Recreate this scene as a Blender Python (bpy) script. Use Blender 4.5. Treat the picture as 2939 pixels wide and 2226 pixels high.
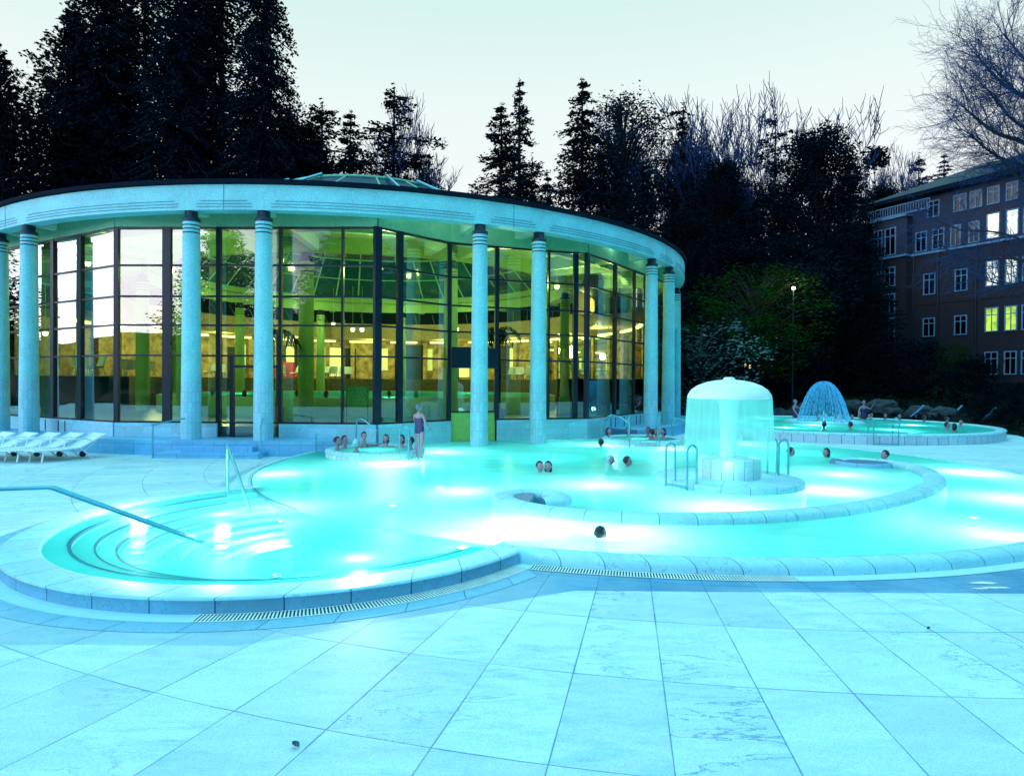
import bpy, math, random
from mathutils import Vector, Matrix, noise as mnoise
random.seed(7)
R = math.radians
PI = math.pi
scene = bpy.context.scene
for o in list(bpy.data.objects):
    bpy.data.objects.remove(o)

# ------------------------------------------------------------------ camera
EYE = 2.03
FOC = 1862.3            # focal length in photo pixels (photo 2939 wide)
PW, PH = 2939.0, 2226.0
PITCH, ROLL = -0.00903, 0.0061
cp, sp, cr, sr = math.cos(PITCH), math.sin(PITCH), math.cos(ROLL), math.sin(ROLL)
fwd = Vector((0, cp, sp)); up0 = Vector((0, -sp, cp)); ex = Vector((1, 0, 0))
rgt = ex * cr + up0 * sr
upv = ex * -sr + up0 * cr
cam_d = bpy.data.cameras.new('camera')
cam = bpy.data.objects.new('camera', cam_d)
scene.collection.objects.link(cam)
cam.matrix_world = Matrix(((rgt.x, upv.x, -fwd.x, 0), (rgt.y, upv.y, -fwd.y, 0), (rgt.z, upv.z, -fwd.z, EYE), (0, 0, 0, 1)))
cam_d.sensor_width = 36
cam_d.lens = 36 * FOC / PW
cam_d.clip_start = 0.1
cam_d.clip_end = 2000
scene.camera = cam

# ------------------------------------------------------------------ world
w = bpy.data.worlds.new('World'); scene.world = w; w.use_nodes = True
nt = w.node_tree; nt.nodes.clear()
def N(t, **k):
    n = nt.nodes.new(t)
    for a, b in k.items(): setattr(n, a, b)
    return n
out = N('ShaderNodeOutputWorld'); bg = N('ShaderNodeBackground')
tc = N('ShaderNodeTexCoord'); sep = N('ShaderNodeSeparateXYZ')
nt.links.new(tc.outputs['Generated'], sep.inputs[0])
sky = N('ShaderNodeTexSky', sky_type='NISHITA'); sky.sun_disc = False
SUN_EL, SUN_AZ = R(7), R(215)      # dusk sun, low behind the camera to the left
sky.sun_elevation = SUN_EL; sky.sun_rotation = SUN_AZ; sky.air_density = 1.6; sky.dust_density = 2.0
def wramp(stops):
    r = N('ShaderNodeValToRGB'); nt.links.new(sep.outputs['Z'], r.inputs[0]); e = r.color_ramp.elements
    e[0].position = stops[0][0]; e[0].color = (*stops[0][1], 1); e[1].position = stops[-1][0]; e[1].color = (*stops[-1][1], 1)
    for p_, c_ in stops[1:-1]: q = e.new(p_); q.color = (*c_, 1)
    return r
# afterglow side in front of the camera is pale, the sky behind it is already deep blue
front = wramp([(0, (.85, .90, .94)), (.25, (.87, .91, .94)), (.38, (.82, .91, .92)), (.52, (.62, .86, .83)), (.70, (.20, .78, .95)), (1.0, (.36, .98, 1.0))])
back = wramp([(0, (.010, .12, .45)), (.25, (.015, .20, .70)), (.55, (.03, .46, 1.0)), (1.0, (.36, .98, 1.0))])
fac = N('ShaderNodeMapRange', interpolation_type='SMOOTHSTEP'); fac.inputs['From Min'].default_value = -.25; fac.inputs['From Max'].default_value = .35
nt.links.new(sep.outputs['Y'], fac.inputs['Value'])
mixw = N('ShaderNodeMix', data_type='RGBA'); nt.links.new(fac.outputs[0], mixw.inputs[0]); nt.links.new(back.outputs[0], mixw.inputs[6]); nt.links.new(front.outputs[0], mixw.inputs[7])
gain = N('ShaderNodeMapRange'); gain.inputs['From Min'].default_value = .55; gain.inputs['From Max'].default_value = .9
gain.inputs['To Min'].default_value = 1.0; gain.inputs['To Max'].default_value = 2.28
nt.links.new(sep.outputs['Z'], gain.inputs['Value'])
mul = N('ShaderNodeVectorMath', operation='SCALE')
nt.links.new(mixw.outputs[2], mul.inputs[0]); nt.links.new(gain.outputs[0], mul.inputs['Scale'])
# last light low in the west, behind the camera and to its left
dotn = N('ShaderNodeVectorMath', operation='DOT_PRODUCT'); dotn.inputs[1].default_value = (-.88, -.47, .0)
nt.links.new(tc.outputs['Generated'], dotn.inputs[0])
glow = N('ShaderNodeMapRange', interpolation_type='SMOOTHSTEP'); glow.inputs['From Min'].default_value = .72; glow.inputs['From Max'].default_value = .86
glow.inputs['To Min'].default_value = 0; glow.inputs['To Max'].default_value = 4.5
nt.links.new(dotn.outputs['Value'], glow.inputs['Value'])
gel = N('ShaderNodeMapRange', interpolation_type='SMOOTHSTEP'); gel.inputs['From Min'].default_value = .36; gel.inputs['From Max'].default_value = .22; gel.inputs['To Min'].default_value = 0; gel.inputs['To Max'].default_value = 1
nt.links.new(sep.outputs['Z'], gel.inputs['Value'])
gm = N('ShaderNodeMath', operation='MULTIPLY'); nt.links.new(glow.outputs[0], gm.inputs[0]); nt.links.new(gel.outputs[0], gm.inputs[1])
gcol = N('ShaderNodeVectorMath', operation='SCALE'); gcol.inputs[0].default_value = (1.0, .92, 1.0)
nt.links.new(gm.outputs[0], gcol.inputs['Scale'])
skys = N('ShaderNodeVectorMath', operation='SCALE'); skys.inputs['Scale'].default_value = 0.02
nt.links.new(sky.outputs[0], skys.inputs[0])
a1 = N('ShaderNodeVectorMath', operation='ADD'); a2 = N('ShaderNodeVectorMath', operation='ADD')
nt.links.new(mul.outputs[0], a1.inputs[0]); nt.links.new(gcol.outputs[0], a1.inputs[1])
nt.links.new(a1.outputs[0], a2.inputs[0]); nt.links.new(skys.outputs[0], a2.inputs[1])
nt.links.new(a2.outputs[0], bg.inputs[0]); bg.inputs[1].default_value = 1.0
nt.links.new(bg.outputs[0], out.inputs[0])

sl = bpy.data.lights.new('sun', 'SUN'); sl.energy = 0.5; sl.angle = R(12); sl.color = (.35, .75, 1.0)
so = bpy.data.objects.new('sun', sl); scene.collection.objects.link(so)
sdir = Vector((math.sin(SUN_AZ) * math.cos(R(30)), math.cos(SUN_AZ) * math.cos(R(30)), math.sin(R(30))))
so.rotation_euler = sdir.to_track_quat('Z', 'Y').to_euler()

scene.render.engine = 'CYCLES'
scene.view_settings.view_transform = 'Standard'
scene.view_settings.look = 'None'
scene.view_settings.exposure = 0.0
scene.view_settings.gamma = 1.0
scene.cycles.max_bounces = 8; scene.cycles.transparent_max_bounces = 16
scene.cycles.diffuse_bounces = 3; scene.cycles.glossy_bounces = 3; scene.cycles.sample_clamp_indirect = 4
scene.cycles.caustics_reflective = False; scene.cycles.caustics_refractive = False

# ------------------------------------------------------------------ photo pixels -> places on known levels
def at(px, py, z):
    X = (px - PW / 2) / FOC; U = -(py - PH / 2) / FOC
    x0 = X * cr - U * sr; u = X * sr + U * cr
    yy = cp - u * sp; zz = sp + u * cp
    t = (z - EYE) / zz
    return Vector((x0 * t, yy * t, z))
def atY(px, py, Y):
    X = (px - PW / 2) / FOC; U = -(py - PH / 2) / FOC
    x0 = X * cr - U * sr; u = X * sr + U * cr
    yy = cp - u * sp; zz = sp + u * cp
    t = Y / yy
    return Vector((x0 * t, Y, EYE + zz * t))
D = PW / 2212.0
def ad(x, y, z): return at(x * D, y * D, z)
def adY(x, y, Y): return atY(x * D, y * D, Y)

# ------------------------------------------------------------------ materials
def mat(name):
    m = bpy.data.materials.new(name); m.use_nodes = True
    t = m.node_tree; b = t.nodes['Principled BSDF']
    return m, t, b
def nd(t, ty, **k):
    n = t.nodes.new(ty)
    for a, b in k.items(): setattr(n, a, b)
    return n
def plain(name, col, rough=.5, metal=0, var=.12, scale=6, bump=0, grain=0, spec=.5):
    m, t, b = mat(name)
    b.inputs['Roughness'].default_value = rough; b.inputs['Metallic'].default_value = metal
    b.inputs['Specular IOR Level'].default_value = spec
    tc = nd(t, 'ShaderNodeTexCoord'); n = nd(t, 'ShaderNodeTexNoise'); n.inputs['Scale'].default_value = scale; n.inputs['Detail'].default_value = 6
    t.links.new(tc.outputs['Object'], n.inputs['Vector'])
    r = nd(t, 'ShaderNodeMapRange'); r.inputs['From Min'].default_value = .3; r.inputs['From Max'].default_value = .7
    r.inputs['To Min'].default_value = 1 - var; r.inputs['To Max'].default_value = 1 + var
    t.links.new(n.outputs['Fac'], r.inputs['Value'])
    s = nd(t, 'ShaderNodeVectorMath', operation='SCALE'); s.inputs[0].default_value = col
    last = r.outputs[0]
    if grain:
        n2 = nd(t, 'ShaderNodeTexNoise'); n2.inputs['Scale'].default_value = 55; n2.inputs['Detail'].default_value = 2
        t.links.new(tc.outputs['Object'], n2.inputs['Vector'])
        r2 = nd(t, 'ShaderNodeMapRange'); r2.inputs['From Min'].default_value = .35; r2.inputs['From Max'].default_value = .65
        r2.inputs['To Min'].default_value = 1 - grain; r2.inputs['To Max'].default_value = 1 + grain
        t.links.new(n2.outputs['Fac'], r2.inputs['Value'])
        mm = nd(t, 'ShaderNodeMath', operation='MULTIPLY'); t.links.new(last, mm.inputs[0]); t.links.new(r2.outputs[0], mm.inputs[1]); last = mm.outputs[0]
    t.links.new(last, s.inputs['Scale']); t.links.new(s.outputs[0], b.inputs['Base Color'])
    if bump:
        bp = nd(t, 'ShaderNodeBump'); bp.inputs['Strength'].default_value = bump; bp.inputs['Distance'].default_value = .02
        t.links.new(n.outputs['Fac'], bp.inputs['Height']); t.links.new(bp.outputs[0], b.inputs['Normal'])
    return m
def emis(name, col, st):
    m, t, b = mat(name); b.inputs['Base Color'].default_value = (*[min(c, .8) for c in col], 1)
    b.inputs['Emission Color'].default_value = (*col, 1); b.inputs['Emission Strength'].default_value = st
    return m
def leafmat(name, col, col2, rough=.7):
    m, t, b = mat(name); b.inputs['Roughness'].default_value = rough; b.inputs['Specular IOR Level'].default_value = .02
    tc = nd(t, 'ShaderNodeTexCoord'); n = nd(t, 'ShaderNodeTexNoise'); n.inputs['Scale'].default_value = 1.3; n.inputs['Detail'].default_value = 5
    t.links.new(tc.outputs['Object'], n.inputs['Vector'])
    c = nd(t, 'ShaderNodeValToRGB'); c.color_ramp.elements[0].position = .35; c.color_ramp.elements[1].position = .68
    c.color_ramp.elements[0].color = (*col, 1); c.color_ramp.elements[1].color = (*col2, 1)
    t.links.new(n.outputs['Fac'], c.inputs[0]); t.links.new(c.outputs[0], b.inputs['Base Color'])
    return m

SLAB_C = (3.8, 20.2)
def slabmat():
    m, t, b = mat('marble_slabs')
    L = t.links.new
    def M(op, a, bb=None, cc=None):
        n = nd(t, 'ShaderNodeMath', operation=op)
        for i, v in enumerate((a, bb, cc)):
            if v is None: continue
            if isinstance(v, (int, float)): n.inputs[i].default_value = v
            else: L(v, n.inputs[i])
        return n.outputs[0]
    tc = nd(t, 'ShaderNodeTexCoord'); s = nd(t, 'ShaderNodeSeparateXYZ'); L(tc.outputs['Object'], s.inputs[0])
    dx = M('SUBTRACT', s.outputs[0], SLAB_C[0]); dy = M('SUBTRACT', s.outputs[1], SLAB_C[1])
    rad = M('SQRT', M('ADD', M('MULTIPLY', dx, dx), M('MULTIPLY', dy, dy)))
    ang = M('ARCTAN2', dx, M('MULTIPLY', dy, -1.0))
    wob = nd(t, 'ShaderNodeTexNoise'); wob.inputs['Scale'].default_value = 3.0; L(tc.outputs['Object'], wob.inputs['Vector'])
    wb = M('MULTIPLY', M('SUBTRACT', wob.outputs['Fac'], .5), .012)
    ru = M('ADD', M('DIVIDE', M('SUBTRACT', rad, 14.5), 1.2), 40.0)
    au = M('ADD', M('DIVIDE', M('ADD', ang, R(7.43)), R(2.4)), 200.0)
    ru = M('ADD', ru, wb)
    ri = M('FLOOR', ru); ai = M('FLOOR', au)
    rf = M('FRACT', ru); af = M('FRACT', au)
    # distance to joint in metres
    dr = M('MULTIPLY', M('MINIMUM', rf, M('SUBTRACT', 1.0, rf)), 1.2)
    da = M('MULTIPLY', M('MINIMUM', af, M('SUBTRACT', 1.0, af)), M('MULTIPLY', rad, R(2.4)))
    dj = M('MINIMUM', dr, da)
    jn = nd(t, 'ShaderNodeTexNoise'); jn.inputs['Scale'].default_value = 1.7; jn.inputs['Detail'].default_value = 4; L(tc.outputs['Object'], jn.inputs['Vector'])
    jw = M('ADD', .0022, M('MULTIPLY', M('MAXIMUM', M('SUBTRACT', jn.outputs['Fac'], .42), 0.0), .026))
    joint = nd(t, 'ShaderNodeMapRange'); L(dj, joint.inputs['Value']); joint.inputs['From Min'].default_value = 0
    L(M('ADD', jw, .003), joint.inputs['From Max']); joint.inputs['To Min'].default_value = 1; joint.inputs['To Max'].default_value = 0
    comb = nd(t, 'ShaderNodeCombineXYZ'); L(ri, comb.inputs[0]); L(ai, comb.inputs[1])
    wn = nd(t, 'ShaderNodeTexWhiteNoise'); L(comb.outputs[0], wn.inputs['Vector'])
    # veins: stretched noise, offset per slab
    off = nd(t, 'ShaderNodeVectorMath', operation='SCALE'); L(wn.outputs['Color'], off.inputs[0]); off.inputs['Scale'].default_value = 30
    vc = nd(t, 'ShaderNodeVectorMath', operation='ADD'); L(tc.outputs['Object'], vc.inputs[0]); L(off.outputs[0], vc.inputs[1])
    mp = nd(t, 'ShaderNodeMapping'); mp.inputs['Scale'].default_value = (1.0, 3.2, 1); mp.inputs['Rotation'].default_value = (0, 0, .35); L(vc.outputs[0], mp.inputs[0])
    vn = nd(t, 'ShaderNodeTexNoise'); vn.inputs['Scale'].default_value = 1.4; vn.inputs['Detail'].default_value = 9; vn.inputs['Roughness'].default_value = .62; vn.inputs['Distortion'].default_value = .5; L(mp.outputs[0], vn.inputs['Vector'])
    vein = nd(t, 'ShaderNodeMapRange'); L(M('ABSOLUTE', M('SUBTRACT', vn.outputs['Fac'], .5)), vein.inputs['Value'])
    vein.inputs['From Min'].default_value = 0; vein.inputs['From Max'].default_value = .012; vein.inputs['To Min'].default_value = 1; vein.inputs['To Max'].default_value = 0
    big = nd(t, 'ShaderNodeTexNoise'); big.inputs['Scale'].default_value = .55; big.inputs['Detail'].default_value = 3; L(vc.outputs[0], big.inputs['Vector'])
    veinm = M('MULTIPLY', vein.outputs[0], M('MULTIPLY', M('MAXIMUM', M('SUBTRACT', big.outputs['Fac'], .50), 0.0), 7.0))
    cloud = nd(t, 'ShaderNodeMapRange'); L(vn.outputs['Fac'], cloud.inputs['Value']); cloud.inputs['From Min'].default_value = .3; cloud.inputs['From Max'].default_value = .7
    cloud.inputs['To Min'].default_value = .9; cloud.inputs['To Max'].default_value = 1.07
    gr = nd(t, 'ShaderNodeTexNoise'); gr.inputs['Scale'].default_value = 75; gr.inputs['Detail'].default_value = 2; L(tc.outputs['Object'], gr.inputs['Vector'])
    grm = nd(t, 'ShaderNodeMapRange'); L(gr.outputs['Fac'], grm.inputs['Value']); grm.inputs['From Min'].default_value = .3; grm.inputs['From Max'].default_value = .7; grm.inputs['To Min'].default_value = .86; grm.inputs['To Max'].default_value = 1.12
    # darker, smoother band round the pool edge, following the channel
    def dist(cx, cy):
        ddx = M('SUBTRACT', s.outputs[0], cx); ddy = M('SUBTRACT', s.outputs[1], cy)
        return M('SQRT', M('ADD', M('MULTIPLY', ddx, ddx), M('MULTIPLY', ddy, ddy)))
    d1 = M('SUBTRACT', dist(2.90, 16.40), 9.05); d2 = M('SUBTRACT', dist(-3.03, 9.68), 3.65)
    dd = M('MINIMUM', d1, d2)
    # dark bluish zone whose front edge runs along the slab rows
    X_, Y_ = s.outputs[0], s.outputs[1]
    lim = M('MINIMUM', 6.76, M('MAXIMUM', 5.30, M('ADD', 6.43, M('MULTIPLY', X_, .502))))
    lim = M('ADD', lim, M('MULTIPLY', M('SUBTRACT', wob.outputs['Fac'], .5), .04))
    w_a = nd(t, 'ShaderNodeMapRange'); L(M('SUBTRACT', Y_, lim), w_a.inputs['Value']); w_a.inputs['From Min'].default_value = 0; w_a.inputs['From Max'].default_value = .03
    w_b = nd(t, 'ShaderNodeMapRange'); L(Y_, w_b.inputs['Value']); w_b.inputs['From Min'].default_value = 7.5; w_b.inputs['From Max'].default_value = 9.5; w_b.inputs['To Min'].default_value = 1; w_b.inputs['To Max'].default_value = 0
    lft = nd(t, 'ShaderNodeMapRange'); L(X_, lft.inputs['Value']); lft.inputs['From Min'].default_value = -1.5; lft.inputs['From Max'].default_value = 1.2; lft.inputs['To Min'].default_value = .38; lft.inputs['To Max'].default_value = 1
    tone0 = M('MULTIPLY', M('MULTIPLY', w_a.outputs[0], w_b.outputs[0]), lft.outputs[0])
    tone1 = nd(t, 'ShaderNodeMapRange'); L(M('ADD', dd, M('MULTIPLY', jn.outputs['Fac'], .2)), tone1.inputs['Value']); tone1.inputs['From Min'].default_value = .30; tone1.inputs['From Max'].default_value = .55; tone1.inputs['To Min'].default_value = 1; tone1.inputs['To Max'].default_value = 0
    wet = M('MAXIMUM', tone0, tone1.outputs[0])  # mask of the dark bluish zone and the darker band round the pool
    tonec = M('MULTIPLY', wet, M('ADD', .55, M('MULTIPLY', jn.outputs['Fac'], .8)))
    val = M('MULTIPLY', M('MULTIPLY', cloud.outputs[0], grm.outputs[0]), M('ADD', .885, M('MULTIPLY', wn.outputs['Value'], .155)))
    c0 = nd(t, 'ShaderNodeVectorMath', operation='SCALE'); c0.inputs[0].default_value = (.56, .74, .78); L(val, c0.inputs['Scale'])
    mx = nd(t, 'ShaderNodeMix', data_type='RGBA'); L(tonec, mx.inputs[0]); L(c0.outputs[0], mx.inputs[6])
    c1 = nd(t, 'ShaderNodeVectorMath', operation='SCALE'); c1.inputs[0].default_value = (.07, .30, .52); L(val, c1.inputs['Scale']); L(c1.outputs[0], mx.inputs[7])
    # mottling: bluish clouds in the marble and water stains
    st1 = nd(t, 'ShaderNodeTexNoise'); st1.inputs['Scale'].default_value = 2.2; st1.inputs['Detail'].default_value = 10; st1.inputs['Roughness'].default_value = .7; L(mp.outputs[0], st1.inputs['Vector'])
    sr1 = nd(t, 'ShaderNodeMapRange'); L(st1.outputs['Fac'], sr1.inputs['Value']); sr1.inputs['From Min'].default_value = .46; sr1.inputs['From Max'].default_value = .72; sr1.inputs['To Max'].default_value = .95
    sn1 = nd(t, 'ShaderNodeTexNoise'); sn1.inputs['Scale'].default_value = .35; sn1.inputs['Detail'].default_value = 3; L(tc.outputs['Object'], sn1.inputs['Vector'])
    sr2 = nd(t, 'ShaderNodeMapRange'); L(sn1.outputs['Fac'], sr2.inputs['Value']); sr2.inputs['From Min'].default_value = .35; sr2.inputs['From Max'].default_value = .7; sr2.inputs['To Min'].default_value = .15; sr2.inputs['To Max'].default_value = 1.0
    mst = nd(t, 'ShaderNodeMix', data_type='RGBA'); L(M('MULTIPLY', sr1.outputs[0], sr2.outputs[0]), mst.inputs[0]); L(mx.outputs[2], mst.inputs[6]); mst.inputs[7].default_value = (.16, .46, .62, 1)
    mv = nd(t, 'ShaderNodeMix', data_type='RGBA'); L(M('MINIMUM', M('MULTIPLY', veinm, .95), .85), mv.inputs[0]); L(mst.outputs[2], mv.inputs[6]); mv.inputs[7].default_value = (.08, .24, .42, 1)
    mj = nd(t, 'ShaderNodeMix', data_type='RGBA'); L(M('MULTIPLY', joint.outputs[0], .92), mj.inputs[0]); L(mv.outputs[2], mj.inputs[6]); mj.inputs[7].default_value = (.015, .12, .34, 1)
    L(mj.outputs[2], b.inputs['Base Color'])
    rr = nd(t, 'ShaderNodeMapRange'); L(wet, rr.inputs['Value']); rr.inputs['To Min'].default_value = .62; rr.inputs['To Max'].default_value = .42; L(rr.outputs[0], b.inputs['Roughness'])
    b.inputs['Specular IOR Level'].default_value = .3
    bp = nd(t, 'ShaderNodeBump'); bp.inputs['Strength'].default_value = .5; bp.inputs['Distance'].default_value = .004
    L(M('SUBTRACT', M('MULTIPLY', gr.outputs['Fac'], .4), joint.outputs[0]), bp.inputs['Height']); L(bp.outputs[0], b.inputs['Normal'])
    return m
def copingmat(name, pitch, col, jcol=(.03, .12, .25), jw=.012, vjoint=None):
    """stone laid along a curve: UV.x is the length along it in metres, UV.y the length across"""
    m, t, b = mat(name); L = t.links.new
    uv = nd(t, 'ShaderNodeUVMap'); s = nd(t, 'ShaderNodeSeparateXYZ'); L(uv.outputs[0], s.inputs[0])
    def M(op, a, bb=None):
        n = nd(t, 'ShaderNodeMath', operation=op)
        for i, v in enumerate((a, bb)):
            if v is None: continue
            if isinstance(v, (int, float)): n.inputs[i].default_value = v
            else: L(v, n.inputs[i])
        return n.outputs[0]
    def jt(src, pit):
        u = M('DIVIDE', src, pit); f = M('FRACT', u)
        d = M('MULTIPLY', M('MINIMUM', f, M('SUBTRACT', 1.0, f)), pit)
        return M('LESS_THAN', d, jw / 2), M('FLOOR', u)
    j, idx = jt(s.outputs[0], pitch)
    idy = None
    if vjoint:
        j2, idy = jt(M('ADD', s.outputs[1], 100), vjoint); j = M('MAXIMUM', j, j2)
    c = nd(t, 'ShaderNodeCombineXYZ'); L(idx, c.inputs[0])
    if idy is not None: L(idy, c.inputs[1])
    wn = nd(t, 'ShaderNodeTexWhiteNoise'); L(c.outputs[0], wn.inputs['Vector'])
    tc = nd(t, 'ShaderNodeTexCoord'); n = nd(t, 'ShaderNodeTexNoise'); n.inputs['Scale'].default_value = 5; n.inputs['Detail'].default_value = 8
    off = nd(t, 'ShaderNodeVectorMath', operation='ADD'); L(tc.outputs['Object'], off.inputs[0]); L(wn.outputs['Color'], off.inputs[1]); L(off.outputs[0], n.inputs['Vector'])
    g = nd(t, 'ShaderNodeTexNoise'); g.inputs['Scale'].default_value = 60; L(tc.outputs['Object'], g.inputs['Vector'])
    v = M('ADD', .52, M('ADD', M('MULTIPLY', wn.outputs['Value'], .18), M('ADD', M('MULTIPLY', n.outputs['Fac'], .45), M('MULTIPLY', g.outputs['Fac'], .35))))
    sc = nd(t, 'ShaderNodeVectorMath', operation='SCALE'); sc.inputs[0].default_value = col; L(v, sc.inputs['Scale'])
    vein = nd(t, 'ShaderNodeMapRange'); L(M('ABSOLUTE', M('SUBTRACT', n.outputs['Fac'], .56)), vein.inputs['Value']); vein.inputs['From Max'].default_value = .012; vein.inputs['To Min'].default_value = .55; vein.inputs['To Max'].default_value = 0
    mv = nd(t, 'ShaderNodeMix', data_type='RGBA'); L(vein.outputs[0], mv.inputs[0]); L(sc.outputs[0], mv.inputs[6]); mv.inputs[7].default_value = (.08, .22, .38, 1)
    mx = nd(t, 'ShaderNodeMix', data_type='RGBA'); L(M('MULTIPLY', j, .85), mx.inputs[0]); L(mv.outputs[2], mx.inputs[6]); mx.inputs[7].default_value = (*jcol, 1)
    L(mx.outputs[2], b.inputs['Base Color']); b.inputs['Roughness'].default_value = .45
    bp = nd(t, 'ShaderNodeBump'); bp.inputs['Strength'].default_value = .4; bp.inputs['Distance'].default_value = .006
    L(M('SUBTRACT', n.outputs['Fac'], j), bp.inputs['Height']); L(bp.outputs[0], b.inputs['Normal'])
    return m
def watermat(name, tint, refl=.16, rough=.16, milk=.86):
    m, t, b = mat(name); t.nodes.remove(b); L = t.links.new
    o = t.nodes['Material Output']
    tr = nd(t, 'ShaderNodeBsdfTransparent'); tr.inputs[0].default_value = (*tint, 1)
    gl = nd(t, 'ShaderNodeBsdfGlossy'); gl.inputs['Roughness'].default_value = rough; gl.inputs['Color'].default_value = (.55, 1, .97, 1)
    fr = nd(t, 'ShaderNodeFresnel'); fr.inputs[0].default_value = 1.33
    tc = nd(t, 'ShaderNodeTexCoord'); mp = nd(t, 'ShaderNodeMapping'); mp.inputs['Scale'].default_value = (1, 2.2, 1); L(tc.outputs['Object'], mp.inputs[0])
    n = nd(t, 'ShaderNodeTexNoise'); n.inputs['Scale'].default_value = 1.6; n.inputs['Detail'].default_value = 4; L(mp.outputs[0], n.inputs['Vector'])
    bp = nd(t, 'ShaderNodeBump'); bp.inputs['Strength'].default_value = .18; bp.inputs['Distance'].default_value = .1
    L(n.outputs['Fac'], bp.inputs['Height']); L(bp.outputs[0], gl.inputs['Normal']); L(bp.outputs[0], fr.inputs['Normal'])
    mm = nd(t, 'ShaderNodeMath', operation='MULTIPLY'); L(fr.outputs[0], mm.inputs[0]); mm.inputs[1].default_value = refl
    # milky thermal water: part of the light is scattered at the surface layer
    df = nd(t, 'ShaderNodeBsdfTranslucent'); df.inputs[0].default_value = (.20, .96, .88, 1)
    df2 = nd(t, 'ShaderNodeBsdfDiffuse'); df2.inputs[0].default_value = (.035, .46, .43, 1)
    sn = nd(t, 'ShaderNodeTexNoise'); sn.inputs['Scale'].default_value = .55; sn.inputs['Detail'].default_value = 7; sn.inputs['Roughness'].default_value = .6; sn.inputs['Distortion'].default_value = 1.2; L(mp.outputs[0], sn.inputs['Vector'])
    sr_ = nd(t, 'ShaderNodeMapRange'); L(sn.outputs['Fac'], sr_.inputs['Value']); sr_.inputs['From Min'].default_value = .3; sr_.inputs['From Max'].default_value = .7; sr_.inputs['To Min'].default_value = .80; sr_.inputs['To Max'].default_value = 1.04
    for dd_, cc_ in ((df, (.30, .88, .81)), (df2, (.05, .38, .36))):
        sv = nd(t, 'ShaderNodeVectorMath', operation='SCALE'); sv.inputs[0].default_value = cc_; L(sr_.outputs[0], sv.inputs['Scale']); L(sv.outputs[0], dd_.inputs[0])
    ad_ = nd(t, 'ShaderNodeMixShader'); ad_.inputs[0].default_value = .30; L(df.outputs[0], ad_.inputs[1]); L(df2.outputs[0], ad_.inputs[2])
    ms = nd(t, 'ShaderNodeMixShader'); ms.inputs[0].default_value = milk; L(tr.outputs[0], ms.inputs[1]); L(ad_.outputs[0], ms.inputs[2])
    mx = nd(t, 'ShaderNodeMixShader'); L(mm.outputs[0], mx.inputs[0]); L(ms.outputs[0], mx.inputs[1]); L(gl.outputs[0], mx.inputs[2])
    L(mx.outputs[0], o.inputs[0])
    return m
def glassmat(name, tint, refl=1.0, base=.10, rough=0.0):
    m, t, b = mat(name); t.nodes.remove(b); L = t.links.new
    o = t.nodes['Material Output']
    tr = nd(t, 'ShaderNodeBsdfTransparent'); tr.inputs[0].default_value = (*tint, 1)
    gl = nd(t, 'ShaderNodeBsdfGlossy'); gl.inputs['Roughness'].default_value = rough; gl.inputs['Color'].default_value = (.9, 1, 1, 1)
    fr = nd(t, 'ShaderNodeFresnel'); fr.inputs[0].default_value = 1.5
    mm = nd(t, 'ShaderNodeMath', operation='MULTIPLY_ADD'); L(fr.outputs[0], mm.inputs[0]); mm.inputs[1].default_value = refl; mm.inputs[2].default_value = base; mm.use_clamp = True
    mx = nd(t, 'ShaderNodeMixShader'); L(mm.outputs[0], mx.inputs[0]); L(tr.outputs[0], mx.inputs[1]); L(gl.outputs[0], mx.inputs[2])
    L(mx.outputs[0], o.inputs[0])
    return m
def sheetmat(name, col, opac, streak=14.0, lo=.35, z0=None, z1=None):
    """falling water: streaky, partly clear, partly white"""
    m, t, b = mat(name); t.nodes.remove(b); L = t.links.new
    o = t.nodes['Material Output']
    tc = nd(t, 'ShaderNodeTexCoord'); mp = nd(t, 'ShaderNodeMapping'); mp.inputs['Scale'].default_value = (streak, streak, .35); L(tc.outputs['Object'], mp.inputs[0])
    n = nd(t, 'ShaderNodeTexNoise'); n.inputs['Scale'].default_value = 1.0; n.inputs['Detail'].default_value = 4; L(mp.outputs[0], n.inputs['Vector'])
    r = nd(t, 'ShaderNodeMapRange'); L(n.outputs['Fac'], r.inputs['Value']); r.inputs['From Min'].default_value = .3; r.inputs['From Max'].default_value = .7; r.inputs['To Min'].default_value = lo * opac; r.inputs['To Max'].default_value = opac
    ro = r.outputs[0]
    if z0 is not None:      # the sheet thins and breaks up as it falls
        sz = nd(t, 'ShaderNodeSeparateXYZ'); L(tc.outputs['Object'], sz.inputs[0]); zr = nd(t, 'ShaderNodeMapRange'); L(sz.outputs[2], zr.inputs['Value'])
        zr.inputs['From Min'].default_value = z0; zr.inputs['From Max'].default_value = z1; zr.inputs['To Min'].default_value = .10; zr.inputs['To Max'].default_value = 1
        mz = nd(t, 'ShaderNodeMath', operation='MULTIPLY'); L(ro, mz.inputs[0]); L(zr.outputs[0], mz.inputs[1]); ro = mz.outputs[0]
    tr = nd(t, 'ShaderNodeBsdfTransparent'); d = nd(t, 'ShaderNodeBsdfDiffuse'); d.inputs[0].default_value = (*col, 1)
    tl = nd(t, 'ShaderNodeBsdfTranslucent'); tl.inputs[0].default_value = (*col, 1)
    m1 = nd(t, 'ShaderNodeMixShader'); m1.inputs[0].default_value = .5; L(d.outputs[0], m1.inputs[1]); L(tl.outputs[0], m1.inputs[2])
    mx = nd(t, 'ShaderNodeMixShader'); L(ro, mx.inputs[0]); L(tr.outputs[0], mx.inputs[1]); L(m1.outputs[0], mx.inputs[2])
    L(mx.outputs[0], o.inputs[0])
    return m

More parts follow.
